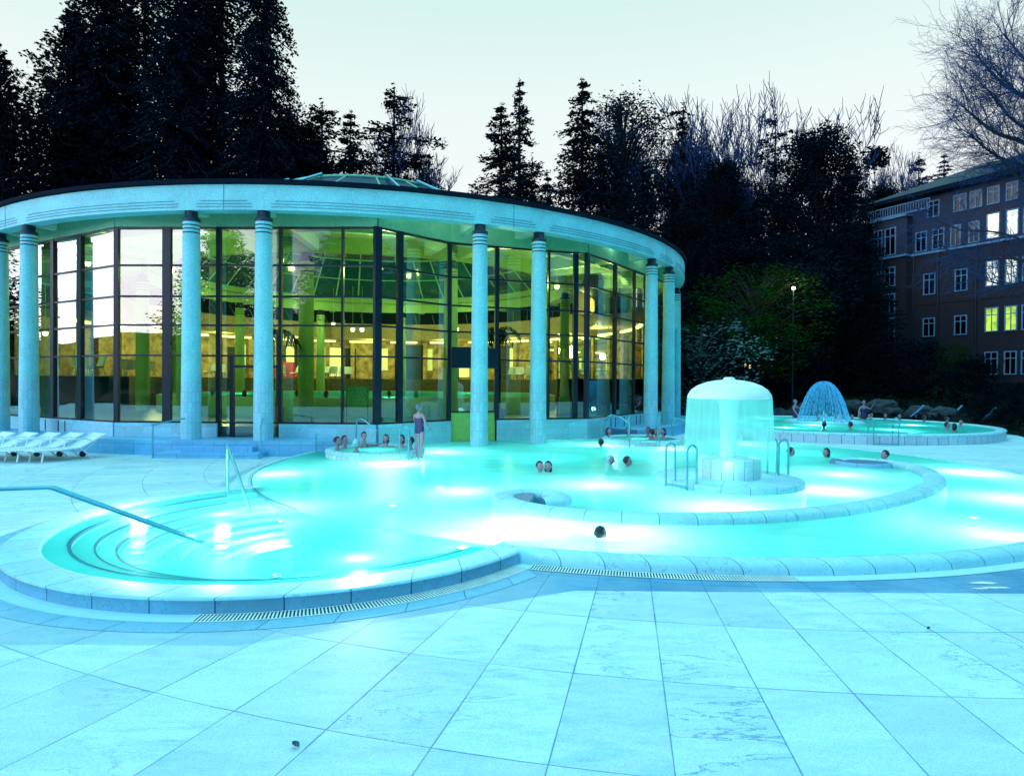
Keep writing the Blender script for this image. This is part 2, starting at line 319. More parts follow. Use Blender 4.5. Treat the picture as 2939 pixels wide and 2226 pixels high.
M_SLAB = slabmat()
M_COPE = copingmat('coping_stone', .62, (.34, .66, .78))
M_FACE_SHADE = copingmat('basin_face_shaded', .62, (.20, .50, .70), jcol=(.01, .05, .22), jw=.014)  # coping stone darkened: shade on the front wall put into the colour
M_COPE2 = copingmat('coping_round', .52, (.36, .70, .78))
M_BAND = copingmat('border_band', .62, (.20, .46, .64))
M_WALLTILE = copingmat('wall_panels', .62, (.14, .48, .74), vjoint=.36, jw=.010)
M_TILE = copingmat('column_tiles', .115, (.27, .64, .74), jcol=(.22, .40, .48), jw=.010, vjoint=.30)
M_TUB = copingmat('tub_tiles', .20, (.52, .74, .76), jcol=(.08, .25, .35), jw=.012)
M_STONE = plain('pale_stone', (.25, .67, .72), .6, var=.12, scale=1.1, grain=.26)
M_PLINTH = copingmat('plinth_stone', .9, (.28, .66, .76), jw=.008, vjoint=.21, jcol=(.25, .45, .55))
M_SPAN = plain('spandrel_paint', (.16, .42, .26), .7, var=.08, grain=.15)
M_SOFFIT = plain('soffit_paint', (.45, .74, .54), .7, var=.05, scale=1, grain=.12)
M_CREAM = plain('cream_paint', (.55, .62, .35), .7, var=.08, scale=1.2, grain=.1)
M_GREENP = plain('sage_paint', (.22, .42, .14), .7, var=.10, scale=1.2, grain=.15)
M_INFLOOR = plain('inside_floor', (.035, .07, .045), .3, var=.3, scale=.8)
M_OCHRE = plain('ochre_wall', (.40, .30, .13), .7, var=.55, scale=2.6, grain=.35)
M_RED = plain('red_lacquer', (.45, .02, .06), .4)
M_DARK = plain('dark_steel', (.006, .018, .035), .35, .3, spec=.4)
M_DARK2 = plain('dark_band', (.008, .022, .045), .5)
M_GROOVE = plain('groove_shadow_joint', (.06, .22, .30), .8)
M_STEEL = plain('brushed_steel', (.42, .62, .68), .22, .85)
M_STEELB = plain('rail_steel', (.10, .42, .52), .3, .6)
M_ROOF = plain('roof_lead', (.004, .010, .022), .8, spec=.05)
M_GLASS = glassmat('wall_glass', (.54, .86, .46), refl=1.4, base=.11)
def domemat():
    m = glassmat('dome_glass', (.05, .24, .36), refl=.3, base=.03, rough=.1); t = m.node_tree; o = t.nodes['Material Output']
    src = o.inputs[0].links[0].from_socket; d = nd(t, 'ShaderNodeBsdfDiffuse'); d.inputs[0].default_value = (.012, .075, .13, 1)
    x = nd(t, 'ShaderNodeMixShader'); x.inputs[0].default_value = .6; t.links.new(src, x.inputs[1]); t.links.new(d.outputs[0], x.inputs[2]); t.links.new(x.outputs[0], o.inputs[0]); return m
M_DOMEG = domemat()
M_RIB = plain('rib_paint', (.16, .42, .26), .5)
M_POOLT = plain('pool_lining', (.16, .80, .76), .6, var=.05, scale=2)
M_STEPL = plain('step_nosing', (.01, .10, .28), .5)
M_WATER = watermat('thermal_water', (.72, 1, .97))
M_WATER2 = watermat('basin_water', (.70, 1, .97), refl=.10, rough=.2, milk=.30)
M_WATER_IN = watermat('indoor_water', (.8, 1, .95))
M_LENS = emis('lamp_lens', (.75, 1, 1), 14)
M_WHITEPL = plain('white_plastic', (.80, .90, .90), .35, var=.03)
M_GRATE = plain('grate_plastic', (.72, .82, .78), .5)
M_GRATED = plain('gutter_dark', (.02, .06, .10), .6)
M_CURTAIN = sheetmat('water_curtain', (.46, 1.0, .94), .66, lo=.70, streak=7, z0=1.3, z1=2.35)
M_SPRAY = sheetmat('water_spray', (.28, .70, 1.0), .66, 30, lo=.25)
M_SKIN = plain('skin', (.40, .22, .28), .5, var=.05)
M_SKIN2 = plain('skin_tanned', (.30, .15, .17), .5, var=.05)
M_HAIR = plain('hair_dark', (.015, .008, .018), .6)
M_HAIRB = plain('hair_grey', (.10, .16, .24), .6)
M_SUIT = plain('swimsuit_dark', (.05, .02, .10), .6)
M_CAP = plain('bathing_cap', (.30, .62, .70), .4)
M_LIPS = plain('lips', (.35, .06, .10), .5)
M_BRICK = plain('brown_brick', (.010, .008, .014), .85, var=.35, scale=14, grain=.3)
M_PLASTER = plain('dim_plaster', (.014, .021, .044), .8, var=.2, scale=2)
M_TRIM = plain('window_paint', (.09, .24, .38), .6)
M_PANE = glassmat('dark_pane', (.02, .05, .08), refl=.25, base=.01, rough=.1)
M_SLATE = plain('slate', (.006, .014, .028), .8, var=.3, scale=9)
def litmat(name, col, st):
    m = emis(name, col, st); t = m.node_tree; b = t.nodes['Principled BSDF']
    tc = nd(t, 'ShaderNodeTexCoord'); n = nd(t, 'ShaderNodeTexNoise'); n.inputs['Scale'].default_value = 1.6; n.inputs['Detail'].default_value = 3; t.links.new(tc.outputs['Object'], n.inputs['Vector'])
    r = nd(t, 'ShaderNodeMapRange'); t.links.new(n.outputs['Fac'], r.inputs['Value']); r.inputs['From Min'].default_value = .38; r.inputs['From Max'].default_value = .58; r.inputs['To Min'].default_value = st * .25; r.inputs['To Max'].default_value = st
    t.links.new(r.outputs[0], b.inputs['Emission Strength']); return m
M_LITW = litmat('lit_window_white', (1.0, .95, .70), 1.3)
M_LITY = litmat('lit_window_yellow', (.55, .75, .05), .9)
M_BARK = plain('bark', (.012, .012, .016), .9, var=.3, scale=8)
M_BARKB = plain('bark_blue', (.006, .035, .13), .9, var=.3, scale=8)
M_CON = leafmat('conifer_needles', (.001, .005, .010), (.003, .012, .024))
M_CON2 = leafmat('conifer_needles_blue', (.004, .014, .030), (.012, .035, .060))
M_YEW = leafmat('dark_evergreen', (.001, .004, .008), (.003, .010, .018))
M_GREEN = leafmat('spring_leaves', (.004, .018, .003), (.012, .050, .005))
M_BLOSSOM = leafmat('pale_blossom', (.04, .07, .06), (.22, .32, .34))
M_GRASS = leafmat('garden_ground', (.003, .007, .006), (.008, .018, .014))
M_ROCK = plain('garden_rock', (.02, .035, .045), .9, var=.6, scale=3, bump=.8)
M_WARMB = emis('warm_bulb', (1, .78, .42), 16)
M_STRIP = emis('strip_light', (1, .85, .45), 3.0)
M_TERR = plain('terracotta', (.3, .05, .04), .7)

# ------------------------------------------------------------------ objects
COL = scene.collection
def tag(o, label=None, cat=None, group=None, kind=None):
    if label: o['label'] = label
    if cat: o['category'] = cat
    if group: o['group'] = group
    if kind: o['kind'] = kind
    return o
def empty(name, loc=(0, 0, 0), label=None, cat=None, group=None, rz=0):
    o = bpy.data.objects.new(name, None); COL.objects.link(o); o.location = loc; o.rotation_euler = (0, 0, rz)
    o.empty_display_size = .2
    return tag(o, label, cat, group)
class MB:
    def __init__(s): s.v = []; s.f = []; s.uv = []; s.sm = []
    def face(s, pts, uvs=None, smooth=False):
        i = len(s.v); s.v.extend([tuple(p) for p in pts]); s.f.append(tuple(range(i, i + len(pts))))
        s.uv.append(uvs or [(0, 0)] * len(pts)); s.sm.append(smooth)
    def grid(s, rows, closed=False, uvr=None, smooth=True, flip=False):
        """rows: list of equally long point lists; uvr: same shape of uvs"""
        b = len(s.v); n = len(rows[0])
        for r in rows: s.v.extend([tuple(p) for p in r])
        for j in range(len(rows) - 1):
            for i in range(n if closed else n - 1):
                k = (i + 1) % n
                q = [b + j * n + i, b + j * n + k, b + (j + 1) * n + k, b + (j + 1) * n + i]
                if uvr:
                    ku = uvr[j][k] if k else (uvr[j][i][0] + (uvr[j][1][0] - uvr[j][0][0]), uvr[j][i][1])
                    ku2 = uvr[j + 1][k] if k else (uvr[j + 1][i][0] + (uvr[j][1][0] - uvr[j][0][0]), uvr[j + 1][i][1])
                    u = [uvr[j][i], ku, ku2, uvr[j + 1][i]]
                else: u = [(0, 0)] * 4
                if flip: q.reverse(); u.reverse()
                s.f.append(tuple(q)); s.uv.append(u); s.sm.append(smooth)
    def box(s, c, d, rz=0, taper=1):
        cx, cy, cz = c; x, y, z = d[0] / 2, d[1] / 2, d[2] / 2; ca, sa = math.cos(rz), math.sin(rz)
        P = []
        for k in (-1, 1):
            tp = taper if k > 0 else 1
            for a, b_ in ((-1, -1), (1, -1), (1, 1), (-1, 1)):
                px, py = a * x * tp, b_ * y * tp
                P.append((cx + px * ca - py * sa, cy + px * sa + py * ca, cz + k * z))
        i = len(s.v); s.v.extend(P)
        for q in ((0, 3, 2, 1), (4, 5, 6, 7), (0, 1, 5, 4), (1, 2, 6, 5), (2, 3, 7, 6), (3, 0, 4, 7)):
            s.f.append(tuple(i + a for a in q)); s.sm.append(False)
            s.uv.append([(0, 0), (d[0], 0), (d[0], d[2]), (0, d[2])])
    def seg(s, a, b, z0, z1, t, off=0):
        """vertical slab between plan points a and b, thickness t, shifted off along its left normal"""
        a = Vector(a[:2]); b = Vector(b[:2]); d = (b - a); L_ = d.length; d.normalize(); n = Vector((-d.y, d.x))
        a = a + n * off; b = b + n * off; h = n * t / 2
        P = [a - h, b - h, b + h, a + h]
        i = len(s.v); s.v.extend([(p.x, p.y, z0) for p in P] + [(p.x, p.y, z1) for p in P])
        H = z1 - z0
        for q, L2 in (((0, 3, 2, 1), t), ((4, 5, 6, 7), t), ((0, 1, 5, 4), L_), ((1, 2, 6, 5), t), ((2, 3, 7, 6), L_), ((3, 0, 4, 7), t)):
            s.f.append(tuple(i + k for k in q)); s.sm.append(False); s.uv.append([(0, z0), (L2, z0), (L2, z1), (0, z1)])
    def lathe(s, prof, c=(0, 0, 0), n=24, a0=0, a1=2 * PI, smooth=True, caps=True, sx=1, sy=1):
        full = abs(a1 - a0 - 2 * PI) < 1e-6; m = n if full else n + 1
        rows = []; uvr = []; L_ = 0
        for j, (r, z) in enumerate(prof):
            if j: L_ += math.hypot(r - prof[j - 1][0], z - prof[j - 1][1])
            rows.append([(c[0] + r * sx * math.cos(a0 + (a1 - a0) * i / n), c[1] + r * sy * math.sin(a0 + (a1 - a0) * i / n), c[2] + z) for i in range(m)])
            rm = max(p[0] for p in prof)
            uvr.append([((a1 - a0) * i / n * rm, L_) for i in range(m)])
        s.grid(rows, closed=full, uvr=uvr, smooth=smooth)
        if caps and full:
            if prof[0][0] > 1e-4: s.face(list(reversed(rows[0])))
            if prof[-1][0] > 1e-4: s.face(rows[-1])
    def tube(s, path, r, n=8, caps=True):
        path = [Vector(p) for p in path]
        rad = r if isinstance(r, (list, tuple)) else [r] * len(path)
        rows = []; up = Vector((0, 0, 1)); prev = None
        for i, p in enumerate(path):
            d = (path[min(i + 1, len(path) - 1)] - path[max(i - 1, 0)])
            if d.length < 1e-9: d = Vector((0, 0, 1))
            d.normalize()
            if prev is None:
                q = up if abs(d.z) < .9 else Vector((1, 0, 0)); a = d.cross(q).normalized()
            else:
                a = prev - d * prev.dot(d)
                a = a.normalized() if a.length > 1e-6 else d.orthogonal().normalized()
            prev = a; b_ = d.cross(a)
            rows.append([p + (a * math.cos(2 * PI * k / n) + b_ * math.sin(2 * PI * k / n)) * rad[i] for k in range(n)])
        s.grid(rows, closed=True)
        if caps: s.face(list(reversed(rows[0]))); s.face(rows[-1])
    def poly(s, pts, z0, z1):
        """prism over a convex or mildly concave plan polygon (ccw)"""
        b = [(p[0], p[1], z0) for p in pts]; t_ = [(p[0], p[1], z1) for p in pts]
        s.face(list(reversed(b))); s.face(t_)
        L_ = 0
        for i in range(len(pts)):
            k = (i + 1) % len(pts); l2 = math.dist(pts[i][:2], pts[k][:2])
            s.face([b[i], b[k], t_[k], t_[i]], [(L_, z0), (L_ + l2, z0), (L_ + l2, z1), (L_, z1)]); L_ += l2
    def build(s, name, m, parent=None, loc=None, shift=None):
        me = bpy.data.meshes.new(name)
        v = s.v
        if shift is not None: v = [(a - shift[0], b - shift[1], c - shift[2]) for a, b, c in v]
        me.from_pydata(v, [], s.f)
        uvl = me.uv_layers.new(name='UVMap')
        flat = []
        for u in s.uv:
            for q in u: flat.extend(q)
        uvl.data.foreach_set('uv', flat)
        me.polygons.foreach_set('use_smooth', s.sm)
        me.materials.append(m); me.update()
        o = bpy.data.objects.new(name, me); COL.objects.link(o)
        if parent: o.parent = parent
        if loc is not None: o.location = loc
        return o
def arch(p, q, top, n=8, side=(0, 0)):
    """inverted-U path from foot p to foot q with its crown at height top"""
    p = Vector(p); q = Vector(q); h = (q - p); h.z = 0; r = h.length / 2
    pts = [p, Vector((p.x, p.y, top - r))]
    c = (p + q) / 2; d = h.normalized()
    for i in range(1, n):
        a = PI - PI * i / n
        pts.append(Vector((c.x + d.x * r * math.cos(a), c.y + d.y * r * math.cos(a), top - r + r * math.sin(a))))
    pts += [Vector((q.x, q.y, top - r)), q]
    return pts
def copy_tree(o, parent=None, recurse=True):
    c = o.copy(); COL.objects.link(c)
    if parent: c.parent = parent
    for ch in [x for x in o.children]:
        if recurse: copy_tree(ch, c)
    return c
# ================================================================== SETTING
DZ = -.15                       # deck level; pool water is at 0
C1 = Vector((2.90, 16.40)); R1 = 9.05
C2 = Vector((-3.03, 9.68)); R2 = 3.65
CB = Vector((-7.944, 35.883))   # centre of the rotunda
def bpt(a, r, z=0):
    return Vector((CB.x + r * math.sin(R(a)), CB.y - r * math.cos(R(a)), z))
def arcs(o1, o2, n1=150, n2=90):
    r1, r2 = R1 + o1, R2 + o2
    d = (C2 - C1).length; u = (C2 - C1) / d; v = Vector((-u.y, u.x))
    a = (d * d + r1 * r1 - r2 * r2) / (2 * d); h = math.sqrt(max(0, r1 * r1 - a * a))
    P = C1 + u * a + v * h; Q = C1 + u * a - v * h
    A, B = (P, Q) if P.y < Q.y else (Q, P)
    def ang(c, p): return math.atan2(p.y - c.y, p.x - c.x)
    a0 = ang(C1, A); a1_ = ang(C1, B)
    while a1_ < a0: a1_ += 2 * PI
    b0 = ang(C2, B); b1 = ang(C2, A)
    while b1 < b0: b1 += 2 * PI
    arc1 = [Vector((C1.x + r1 * math.cos(a0 + (a1_ - a0) * i / n1), C1.y + r1 * math.sin(a0 + (a1_ - a0) * i / n1))) for i in range(n1 + 1)]
    arc2 = [Vector((C2.x + r2 * math.cos(b0 + (b1 - b0) * i / n2), C2.y + r2 * math.sin(b0 + (b1 - b0) * i / n2))) for i in range(n2 + 1)]
    return arc1, arc2
def union(o1, o2):
    a, b = arcs(o1, o2); return a[:-1] + b[:-1]
def strip(which, prof, m, name, parent=None, kind=None, shift=None):
    mb = MB(); rows = []; uvr = []
    L_ = 0
    for j, (o, z) in enumerate(prof):
        if j: L_ += math.hypot(o - prof[j - 1][0], z - prof[j - 1][1])
        p = arcs(o, o)[which]
        s_ = 0; row = []; uv = []
        ref = arcs(0, 0)[which]; acc = 0
        for i, q in enumerate(p):
            if i: acc += (ref[i] - ref[i - 1]).length
            row.append((q.x, q.y, z)); uv.append((acc, L_))
        rows.append(row); uvr.append(uv)
    mb.grid(rows, uvr=uvr, smooth=True, flip=True)
    o = mb.build(name, m, parent, shift=shift)
    if kind: tag(o, kind=kind)
    return o

# deck: one sheet with a hole for the pools
import bmesh
bm = bmesh.new()
outer = [(-60, -14), (60, -14), (60, 48), (-60, 48)]
hole = [(p.x, p.y) for p in union(.20, .20)]
ed = []
for lp in (outer, hole):
    vs = [bm.verts.new((x, y, DZ)) for x, y in lp]
    for i in range(len(vs)): ed.append(bm.edges.new((vs[i], vs[(i + 1) % len(vs)])))
bmesh.ops.triangle_fill(bm, edges=ed, use_beauty=True, use_dissolve=False)
for f in bm.faces:
    if f.normal.z < 0: f.normal_flip()
me = bpy.data.meshes.new('pool_deck'); bm.to_mesh(me); bm.free(); me.materials.append(M_SLAB)
o = bpy.data.objects.new('pool_deck', me); COL.objects.link(o); tag(o, kind='structure')

# terrain: one sheet to the horizon
def sd_plaza(x, y):
    d = 1e9
    d = min(d, y - 23.9)                                         # open deck
    d = min(d, math.hypot(x - 14.5, y - 30) - 7.3)               # back pool
    d = min(d, math.hypot(x - CB.x, y - CB.y) - 19.5)
    d = min(d, max(abs(x + 36) - 18, y - 45))
    return d
def gh(x, y):
    d = sd_plaza(x, y)
    if d < -1.0: return -1.6
    if d < 0.2: return -1.6 + (d + 1.0) / 1.2 * 1.5
    base = -.1
    hd = max(0, d - 26) if x > 12 else max(0, d - 4)
    g = base + .035 * d + 1.6 * (1 - math.exp(-max(0, d - 1) / 9.0)) + (.16 * hd if x > 12 else .13 * hd)
    g += .35 * mnoise.noise(Vector((x * .12, y * .12, 0))) * min(1, d / 3)
    far = math.hypot(x, y)
    if far > 120: g += (far - 120) * .05
    if y < 0: g = -.2 if far < 60 else -.2
    return min(g, 30)
mb = MB()
xs = sorted(set([-900, -500, -300, -200, -150, -120] + [round(-100 + 2.0 * i, 2) for i in range(101)] + [120, 150, 200, 300, 500, 900] + [round(6 + .5 * i, 2) for i in range(60)]))
ys = sorted(set([-900, -500, -300, -150, -60, -30, -14] + list(range(0, 22, 4)) + [round(22 + .5 * i, 2) for i in range(50)] + list(range(48, 121, 3)) + [150, 200, 300, 500, 900]))
def ght(x, y):
    if y <= 0 or (y < 23): return -1.6 if abs(x) < 70 else -.3
    return gh(x, y)
mb.grid([[(x, y, ght(x, y)) for x in xs] for y in ys], smooth=True)
tag(mb.build('ground', M_GRASS), kind='structure')

# far hills, behind the camera and all round (the glass wall mirrors them)
mb = MB(); rows = [[], []]
for i in range(181):
    a = 2 * PI * i / 180
    dx, dy = math.cos(a), math.sin(a)
    hgt = 14 + 10 * mnoise.noise(Vector((dx * 2.1, dy * 2.1, 3))) + 6 * mnoise.noise(Vector((dx * 7, dy * 7, 1)))
    if dy > .2: hgt = 5
    hh = max(hgt, 4)
    rows[0].append((dx * 170, dy * 170, -3)); rows[1].append((dx * 200, dy * 200, hh))
mb.grid(rows + [[(p[0] * 1.3, p[1] * 1.3, p[2] + 3) for p in rows[1]]])
tag(mb.build('hills', M_YEW), kind='structure')

# pool basin under the water
mb = MB()
FZ = -1.10
mb.face([(p.x, p.y, FZ) for p in union(-.22, -.40)])
u_ = union(-.25, -.42)
rows = [[(p.x, p.y, -.30) for p in u_], [(p.x, p.y, FZ) for p in u_]]
mb.grid(rows, closed=True, smooth=False)
tag(mb.build('pool_floor', M_POOLT), kind='structure')
mb = MB(); mb.face([(C1.x + (R1 - .22) * math.cos(2 * PI * i / 240), C1.y + (R1 - .22) * math.sin(2 * PI * i / 240), -.012) for i in range(240)])
tag(mb.build('pool_water', M_WATER), kind='structure')
_a1, _a2 = arcs(-.22, -.40)
b0 = math.atan2(_a2[0].y - C1.y, _a2[0].x - C1.x); b1 = math.atan2(_a2[-1].y - C1.y, _a2[-1].x - C1.x)
while b1 < b0: b1 += 2 * PI
back_arc = [Vector((C1.x + (R1 - .22) * math.cos(b1 + (b0 - b1) * i / 40), C1.y + (R1 - .22) * math.sin(b1 + (b0 - b1) * i / 40))) for i in range(1, 40)]
mb = MB(); mb.face([(p.x, p.y, -.0125) for p in list(_a2) + back_arc])
tag(mb.build('basin_water', M_WATER2), kind='structure')

# submerged steps of the round entry basin
def ring(mb, c, r0, r1, a0, a1, z, zb, n=60):
    rows = [[(c[0] + r * math.cos(R(a0 + (a1 - a0) * i / n)), c[1] + r * math.sin(R(a0 + (a1 - a0) * i / n)), zz) for i in range(n + 1)] for r, zz in ((r0, z), (r1, z), (r1, zb))]
    mb.grid(rows, smooth=False)
es = empty('entry_steps', (C2.x, C2.y, FZ), 'curved underwater steps with dark nosings round the left entry basin', 'steps')
mb = MB(); mn = []
SR = [3.30, 2.94, 2.68, 2.44, 2.20, 1.95, 1.7, 1.45, 1.2, .95]
for k in range(9):
    z = -.05 - .075 * k; zb = z - .075 if k < 8 else FZ
    ring(mb, (C2.x, C2.y), SR[k], SR[k + 1], 122, 330, z, zb)
    if k < 4:
        ww = (.050, .026, .030, .014)[k]; aa, ab = (136, 138, 140, 142)[k], (328, 318, 316, 200)[k]
        for q in range(5):      # the nosing is broadest where it turns at the far left
            e0, e1 = aa + (ab - aa) * q / 5, aa + (ab - aa) * (q + 1) / 5
            m2 = MB(); ring(m2, (C2.x, C2.y), SR[k + 1] + ww * (.5, 1, .75, .5, .4)[q], SR[k + 1] - .004, e0, e1, z + .004, z - .03, 16)
            mn.append(m2)
for e0, e1, w2 in ((176, 224, .022),):
    m2 = MB(); ring(m2, (C1.x, C1.y), R1 - .26 + w2, R1 - .26, e0, e1, -.008, -.08, 40); mn.append(m2)
mb.build('step_treads', M_POOLT, es, shift=es.location)
for m2 in mn: m2.build('step_nosing', M_STEPL, es, shift=es.location)

# rims, channel and border
rim = empty('entry_basin_rim', (C2.x, C2.y - R2, DZ))
strip(1, [(-.42, -.34), (-.42, -.03), (-.405, -.004), (-.39, 0), (-.03, 0)], M_COPE, 'coping', rim, shift=rim.location)
strip(1, [(-.03, 0), (.006, -.004), (.012, -.022)], M_COPE, 'coping_edge', rim, shift=rim.location)
strip(1, [(.012, -.022), (.0, -.028), (.0, -.16)], M_FACE_SHADE, 'wall_face', rim, shift=rim.location)
tag(rim, 'flat pale stone coping round the circular entry basin at the left', 'pool rim')
rim = strip(0, [(-.25, -.34), (-.25, -.02), (-.235, .0), (-.17, .006), (-.10, -.010), (-.045, -.045), (-.012, -.09), (.0, -.16)], M_COPE2, 'main_pool_rim')
tag(rim, 'rounded pale stone coping round the large main pool', 'pool rim')
for wh in (0, 1):
    g = strip(wh, [(.0, -.153), (.21, -.153), (.215, -.146), (.225, -.145)], M_BAND if 0 else plain('channel_cover', (.50, .76, .80), .5, var=.05), 'channel_cover', kind=None)
    tag(g, ('pale channel cover strip curving along the main pool rim', 'pale channel cover strip curving round the entry basin rim')[wh], 'drain cover')
# slotted grates: white slats across a dark gutter
def grate(c, rad, a0, a1, label):
    L_ = rad * R(abs(a1 - a0)); t = empty('drain_grate', (c[0] + rad * math.cos(R((a0 + a1) / 2)), c[1] + rad * math.sin(R((a0 + a1) / 2)), DZ), label, 'drain grate', 'slotted drain grates along the pool rims')
    m1 = MB(); ring(m1, c, rad + .10, rad - .10, a0, a1, -.1515, -.16); m1.build('gutter', M_GRATED, t, shift=t.location)
    m2 = MB(); n = int(L_ / .034)
    for i in range(n):
        a = R(a0 + (a1 - a0) * (i + .5) / n)
        m2.box((c[0] + rad * math.cos(a), c[1] + rad * math.sin(a), -.149), (.185, .015, .010), a)
    for q in (-.095, .095):
        ring(m2, c, rad + q + .007, rad + q - .007, a0, a1, -.1435, -.156)
    m2.build('slats', M_GRATE, t, shift=t.location)
grate(C1, R1 + .11, -107.0, -88, 'white slotted drain grate along the front of the main pool')
grate(C2, R2 + .11, -88, -33, 'white slotted drain grate along the front of the entry basin')
st = strip(1, [(.225, -.1465), (.235, -.143), (.44, -.143), (.45, -.1465)], M_BAND, 'border_band', kind='structure')

# ------------------------------------------------------------ curled dividing wall in the pool
wp = [(.50, 10.72), (.74, 10.82), (.84, 11.1), (.72, 11.42), (.42, 11.62), (.10, 11.58), (-.10, 11.32), (-.12, 10.98), (.02, 10.55), (.38, 10.14), (.92, 9.80), (1.64, 9.58), (2.63, 9.50), (4.08, 9.78), (5.4, 10.35), (6.75, 11.3), (8.0, 12.45), (8.92, 13.65), (9.6, 15.2), (9.62, 16.2), (9.2, 16.78), (8.7, 16.86), (8.32, 16.55)]
def catmull(P, n=8):
    o = []
    Q = [P[0]] + list(P) + [P[-1]]
    for i in range(1, len(Q) - 2):
        p0, p1, p2, p3 = (Vector(q) for q in Q[i - 1:i + 3])
        for k in range(n):
            t = k / n
            o.append(.5 * ((2 * p1) + (p2 - p0) * t + (2 * p0 - 5 * p1 + 4 * p2 - p3) * t * t + (3 * p1 - p0 - 3 * p2 + p3) * t ** 3))
    o.append(Vector(P[-1])); return o
path = catmull(wp)
wall = empty('curled_wall', (2.6, 9.5, FZ), 'low rounded stone wall curling through the main pool around the mushroom fountain', 'pool wall')
prof = [(-.20, FZ), (-.20, .0), (-.19, .06), (-.13, .11), (0, .13), (.13, .11), (.19, .06), (.20, .0), (.20, FZ)]
rows = []; uvr = []; acc = 0
for i, p in enumerate(path):
    d = (path[min(i + 1, len(path) - 1)] - path[max(0, i - 1)]).normalized(); nrm = Vector((-d.y, d.x))
    if i: acc += (p - path[i - 1]).length
    rows.append([(p.x + nrm.x * o_, p.y + nrm.y * o_, z) for o_, z in prof]); uvr.append([(acc, abs(j)) for j in range(len(prof))])
mb = MB(); mb.grid(rows, uvr=uvr, flip=True); mb.face(rows[0]); mb.face(list(reversed(rows[-1])))
mb.build('coping', M_COPE2, wall, shift=wall.location)
mb = MB(); mb.poly([(-.05, 10.75), (.30, 10.60), (.36, 11.0), (.40, 11.45), (.12, 11.45), (-.02, 11.2)], FZ, .075); mb.build('stone_plate', M_BAND, wall, shift=wall.location)
mb = MB(); mb.lathe([(.62, FZ), (.62, .07), (.58, .09)], (8.85, 16.35, 0), 28); mb.build('stone_plate', M_BAND, wall, shift=wall.location)

# ------------------------------------------------------------ terrace
def sector(mb, r0, r1, a0, a1, z0, z1, n=60, uv=True):
    A = [a0 + (a1 - a0) * i / n for i in range(n + 1)]
    rows = [[bpt(a, r, z) for a in A] for r, z in ((r0, z1), (r1, z1), (r1, z0))]
    u = [[(R(a) * r1, v) for a in A] for v in (r0, r1, r1 + z1 - z0)]
    mb.grid(rows, uvr=u, smooth=False)
    for a in (a0, a1):
        mb.face([bpt(a, r0, z0), bpt(a, r1, z0), bpt(a, r1, z1), bpt(a, r0, z1)])
TZ = .28
for a0, a1 in ((-100, 9.5), (47, 112)):
    mb = MB(); sector(mb, 14.0, 17.25, a0, a1, FZ, TZ, 70); tag(mb.build('terrace', M_WALLTILE), kind='structure')
# steps from the deck up to the terrace
stp = empty('terrace_steps', (-8.4, 18.3, DZ), 'three broad stone steps leading up to the terrace door', 'steps')
for k, (x0, x1, y0, z) in enumerate(((-9.95, -7.05, 18.05, 0.0), (-9.35, -7.35, 18.36, .14))):
    mb = MB(); mb.box(((x0 + x1) / 2, (y0 + 19.6) / 2, (z + DZ) / 2 - .001 * k), (x1 - x0, 19.6 - y0, z - DZ)); mb.build('step', M_WALLTILE, stp, shift=stp.location)

# ================================================================== ROTUNDA
rot = empty('rotunda', (CB.x, CB.y, 0), 'round glass walled bath hall ringed by pale columns under a deep white fascia', 'building')
S0 = Vector((CB.x, CB.y, 0))
COLA = [-35.53, -28.03, -5.53, 1.97, 24.47, 31.97, 54.47, 61.97, 84.47]
RC = 16.65
proto = None
for i, a in enumerate(COLA):
    p = bpt(a, RC)
    zb = TZ if (a < 9.5 or a > 47) else FZ
    if proto is None:
        mb = MB(); mb.lathe([(.285, 0), (.281, .9), (.275, 1.7)], n=32, caps=False); base = mb.build('column', M_TILE)
        mb = MB(); mb.lathe([(.2745, 1.7), (.262, 3.2), (.248, 4.8), (.236, 6.42), (.236, 6.43)], n=32); sh = mb.build('shaft', M_STONE, base)
        mb = MB(); mb.lathe([(.245, 6.42), (.25, 6.43), (.25, 6.53), (.18, 6.53), (.18, 6.76)], n=32); c_ = mb.build('column_cap', M_DARK2, base)
        for z in (6.30, 6.19, 6.08):
            mb = MB(); mb.lathe([(.2385, z), (.243, z + .006), (.243, z + .030), (.2385, z + .036)], n=32, caps=False); mb.build('dark_ring', M_DARK2, base)
        proto = base; col_ = base
        col_.parent = rot
    else:
        col_ = copy_tree(proto, rot)
    col_.location = (p.x - CB.x, p.y - CB.y, .28)
    if zb == FZ:
        mb = MB(); mb.lathe([(.287, FZ), (.287, .279)], (p.x, p.y, 0), 32); mb.build('column_foot', M_TILE, rot, shift=S0)

# fascia; thin dark raised strips imitate the shade of its stepped grooves
def ringsec(mb, r, z0, z1, a0, a1, n, r_in=None, cap=True):
    A = [a0 + (a1 - a0) * i / n for i in range(n + 1)]
    rows = [[bpt(a, r, z) for a in A] for z in (z0, z1)]
    mb.grid(rows, smooth=True)
    if r_in:
        mb.grid([[bpt(a, rr, z1) for a in A] for rr in (r, r_in)], smooth=False)
        mb.grid([[bpt(a, rr, z0) for a in A] for rr in (r_in, r)], smooth=False)
        for a in (a0, a1):
            mb.face([bpt(a, r_in, z0), bpt(a, r, z0), bpt(a, r, z1), bpt(a, r_in, z1)])
FZ0, FZ1, RF = 7.02, 7.76, 16.86
mb = MB(); ringsec(mb, RF, FZ0, FZ1, -110, 250, 180, r_in=RF - .42); 
ringsec(mb, RF - .42, FZ0, 7.30, -110, 250, 180)
mb.build('fascia', M_STONE, rot, shift=S0)
bays = []
for i in range(len(COLA) - 1): bays.append((COLA[i], COLA[i + 1]))
bays = [(COLA[0] - 22.5, COLA[0])] + bays + [(84.47, 91.97)]
